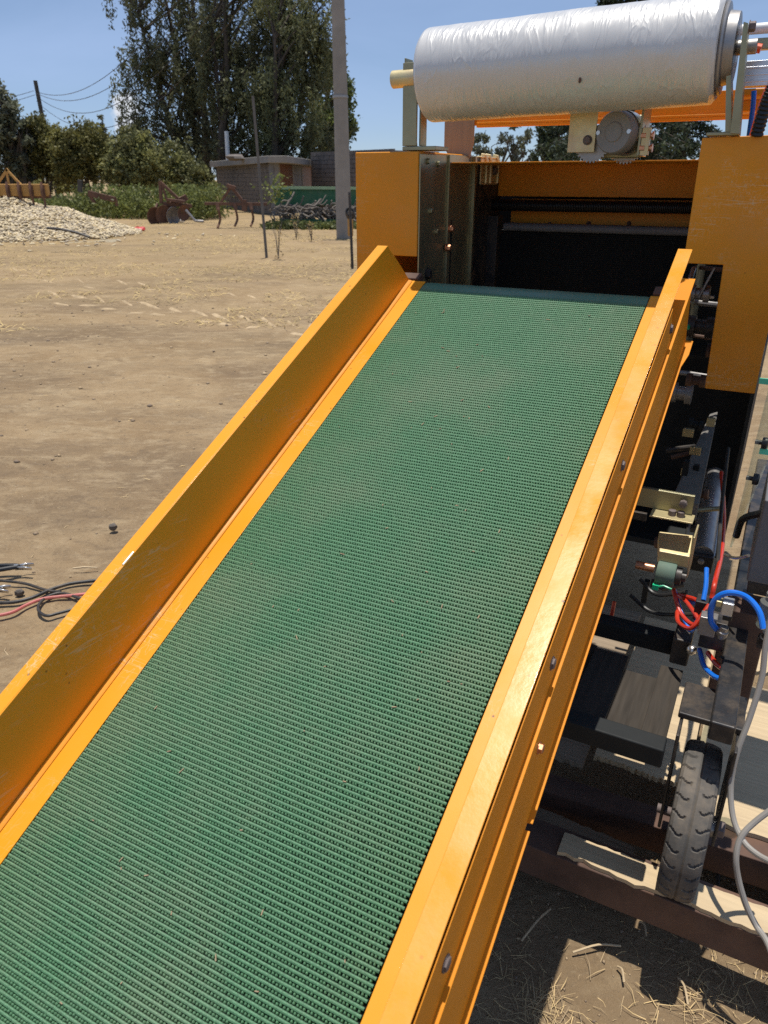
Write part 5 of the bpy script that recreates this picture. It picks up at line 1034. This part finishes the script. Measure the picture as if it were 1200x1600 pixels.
# ------------------------------------------------------------------ film roll
def film_roll():
    c = np.array([-.928, 2.03, 1.7965]); e = np.array([-.222, 2.03, 1.812]); base = (-.587, 2.03, 1.70); f = Frame('film_roll', 'large roll of shiny wrinkled clear film on the machine', 'film roll', base); ax = e-c; L = np.linalg.norm(ax); ax /= L; R = .1075
    nu, na = 240, 160; V = []; ref = np.array([0, 0, 1.0]); x = ref-ax*ref.dot(ax); x /= np.linalg.norm(x); y = np.cross(ax, x)
    A, Uu = np.meshgrid(np.linspace(0, 2*pi, na, endpoint=False), np.linspace(0, L, nu)); cn, sn = np.cos(A), np.sin(A)
    w = vnoise(Uu*30+cn*3.2+30, sn*3+20+Uu*16, 101)*.0005 + vnoise(Uu*9+cn*1.5+5, sn*1.5+9-Uu*6, 102)*.0016 + vnoise(Uu*170, A*.6, 104)*.0004
    edge = np.minimum(Uu, L-Uu); rr = R + w - .010*np.exp(-(edge/.006)**2)
    P = c + ax*Uu[..., None] + (x*cn[..., None]+y*sn[..., None])*rr[..., None]; I = (np.arange(nu-1)[:, None]*na); J = np.arange(na); a = (I+J).ravel(); b = (I+(J+1) % na).ravel()
    o = np_mesh('film', P.reshape(-1, 3), np.stack([a, b, b+na, a+na], 1), FILM, f.root, base=base); o.data.shade_smooth()
    m = MB(); m.lathe(c, ax, [(.0006, .02), (.0006, R-.009)], 64, cap=False); f.put(m, 'roll_face', FILMEND); m = MB(); m.lathe(e, ax, [(-.0006, .05), (-.0006, R-.009)], 64, cap=False); f.put(m, 'roll_face', FILMEND)
    m = MB(); m.lathe(e, ax, [(-.01, .03), (0, .088), (.004, .090), (.008, .088), (.010, .072), (.020, .070), (.030, .068), (.032, .03)], 48); f.put(m, 'end_flange', STEEL)
    m = MB(); m.lathe(c, ax, [(-.105, .004), (-.105, .0215), (.01, .0215)], 24); f.put(m, 'core_tube', ZINC_Y)
    m = MB(); m.tube([e, e+ax*.07], .015, 14); f.put(m, 'shaft', STEEL)
    p = on(905, 125, v=1.925); m = MB(); m.ball(p+[0, .006, 0], (.0035, .0025, .006), 8, 6, .1); f.put(m, 'dark_blemish', RUST)
film_roll()

# ------------------------------------------------------------------ skid, boards and cables under the machine
def under():
    def bar(name, label, cat, lo, hi, m, bevel=.003, rot=0.0):
        b = ((lo[0]+hi[0])/2, (lo[1]+hi[1])/2, lo[2]); f = Frame(name, label, cat, b); mb = MB(); mb.box(lo, hi); o = mb.build(name, m, None, b, bevel=bevel); o.location = to_w(b); o.rotation_euler = (0, 0, -AZ+rot); tag(o, label, cat); bpy.data.objects.remove(f.root); return o
    bar('skid_beam', 'front rusty brown steel skid beam carrying the wheel', 'beam', (-.95, 1.203, .118), (.75, 1.288, .205), RUST)
    bar('skid_beam', 'rear rusty brown steel skid beam behind the wheel', 'beam', (-.95, 1.395, .118), (.75, 1.46, .195), RUST, rot=.04)
    for (u, nm) in ((-.75, 'far left sleeper under the skid beams'), (.62, 'sleeper at the right end of the skid beams')): bar('wooden_sleeper', nm, 'sleeper', (u-.05, 1.0, .0), (u+.05, 2.5, .117), WOODD, .006)
    # split plank on the front beam, ragged front edge
    def plank(name, label, u0, u1, v0, v1, z, th, m, seed, rag=.006, rot=0.0):
        r = np.random.default_rng(seed); n = 46; us = np.linspace(u0, u1, n); pl = [(u, v0+r.uniform(-rag, rag)+.004*sin(u*30)) for u in us] + [(u, v1+r.uniform(-rag, rag)*.5) for u in us[::-1]]
        b = ((u0+u1)/2, (v0+v1)/2, z); mb = MB(); mb.prism(pl, 'z', z, z+th); o = mb.build(name, m, None, b, smooth=False); o.location = to_w(b); o.rotation_euler = (0, 0, -AZ+rot); tag(o, label, 'board'); return o
    plank('plank', 'split pale plank lying on the front skid beam under the tyre', -.205, .62, 1.207, 1.268, .2055, .010, WOOD, 1, .004)
    plank('plywood_sheet', 'pale plywood sheet lying right of the black frame tube', .03, .75, 1.47, 2.05, .196, .012, WOOD, 2, .003)
    plank('board', 'weathered pale board below the blue hoses with sun patches', -.20, .02, 1.52, 2.25, .22, .014, WOOD, 3, .004)
    plank('board', 'dark weathered board at the left under the conveyor', -.62, -.22, 1.5, 2.3, .20, .014, WOODD, 4, .006)
    plank('board', 'narrow weathered strip across the dark soil behind the front beam', -.55, -.06, 1.33, 1.375, .14, .012, WOODD, 6, .006, -.06)
    plank('board', 'broken pale board leaning past the right fittings', .11, .5, 2.10, 2.32, .22, .014, WOOD, 7, .012)
    def cable(label, pts, r, m):
        P = curve_pts([to_w(on(x, y, v=v)) for x, y, v in pts], 7); b = P[0].copy(); mb = MB(); mb.tube([p-b for p in P], r, 10); o = mb.build('cable', m); o.location = b; tag(o, label, 'cable')
    cable('pale grey cable hanging in front of the plywood sheet', [(1206, 960, 1.40), (1196, 1010, 1.38), (1190, 1060, 1.36), (1172, 1120, 1.33), (1152, 1175, 1.30), (1142, 1225, 1.28), (1145, 1275, 1.25), (1160, 1312, 1.22), (1182, 1334, 1.20), (1215, 1352, 1.18)], .0055, CABLE)
    cable('darker grey cable looping down over the front skid beam', [(1215, 1258, 1.26), (1180, 1284, 1.24), (1158, 1308, 1.22), (1150, 1340, 1.20), (1154, 1375, 1.19), (1166, 1415, 1.18), (1182, 1447, 1.17), (1200, 1475, 1.14), (1215, 1520, 1.10)], .0058, CABLE)
    g = lambda x, y: to_m(grd(x, y, .008)); P = curve_pts([grd(x, y, .008) for x, y in ((1128, 1335), (1122, 1375), (1126, 1410), (1150, 1430), (1185, 1425), (1215, 1405))], 6); b = P[0].copy(); mb = MB(); mb.tube([p-b for p in P], .005, 8); o = mb.build('cable', CABLEB); o.location = b; tag(o, 'black cable lying on the soil right of the tyre', 'cable')
    for i, (x0, y0, x1, y1, lab) in enumerate([(895, 1488, 970, 1478, 'longest pale stalk on the lit soil in front of the skid'), (1000, 1440, 1010, 1462, 'short upright stalk fragment near the beam shadow'), (965, 1510, 975, 1535, 'small straw stalk in the middle of the lit soil'), (1060, 1528, 1075, 1570, 'curved dry stalk near the straw tuft at lower right'), (815, 1470, 860, 1420, 'thin curved root in the conveyor shade')]):
        a, c = grd(x0, y0, .006), grd(x1, y1, .008); mb = MB(); mb.tube(curve_pts([a-a, (c-a)*.5+[.004, .006, .006], c-a], 4), .0024, 6); o = mb.build('stalk', WOOD); o.location = a; tag(o, lab, 'stalk')
    a = grd(990, 1398+30, .006); mb = MB(); mb.ball((0, 0, .006), (.012, .009, .007), 8, 5, .2); o = mb.build('pale_stone', WHITE); o.location = a; tag(o, 'tiny pale stone in the shade of the front skid beam', 'stone')
under()
print('verts', sum(len(o.data.vertices) for o in bpy.data.objects if o.type == 'MESH'))
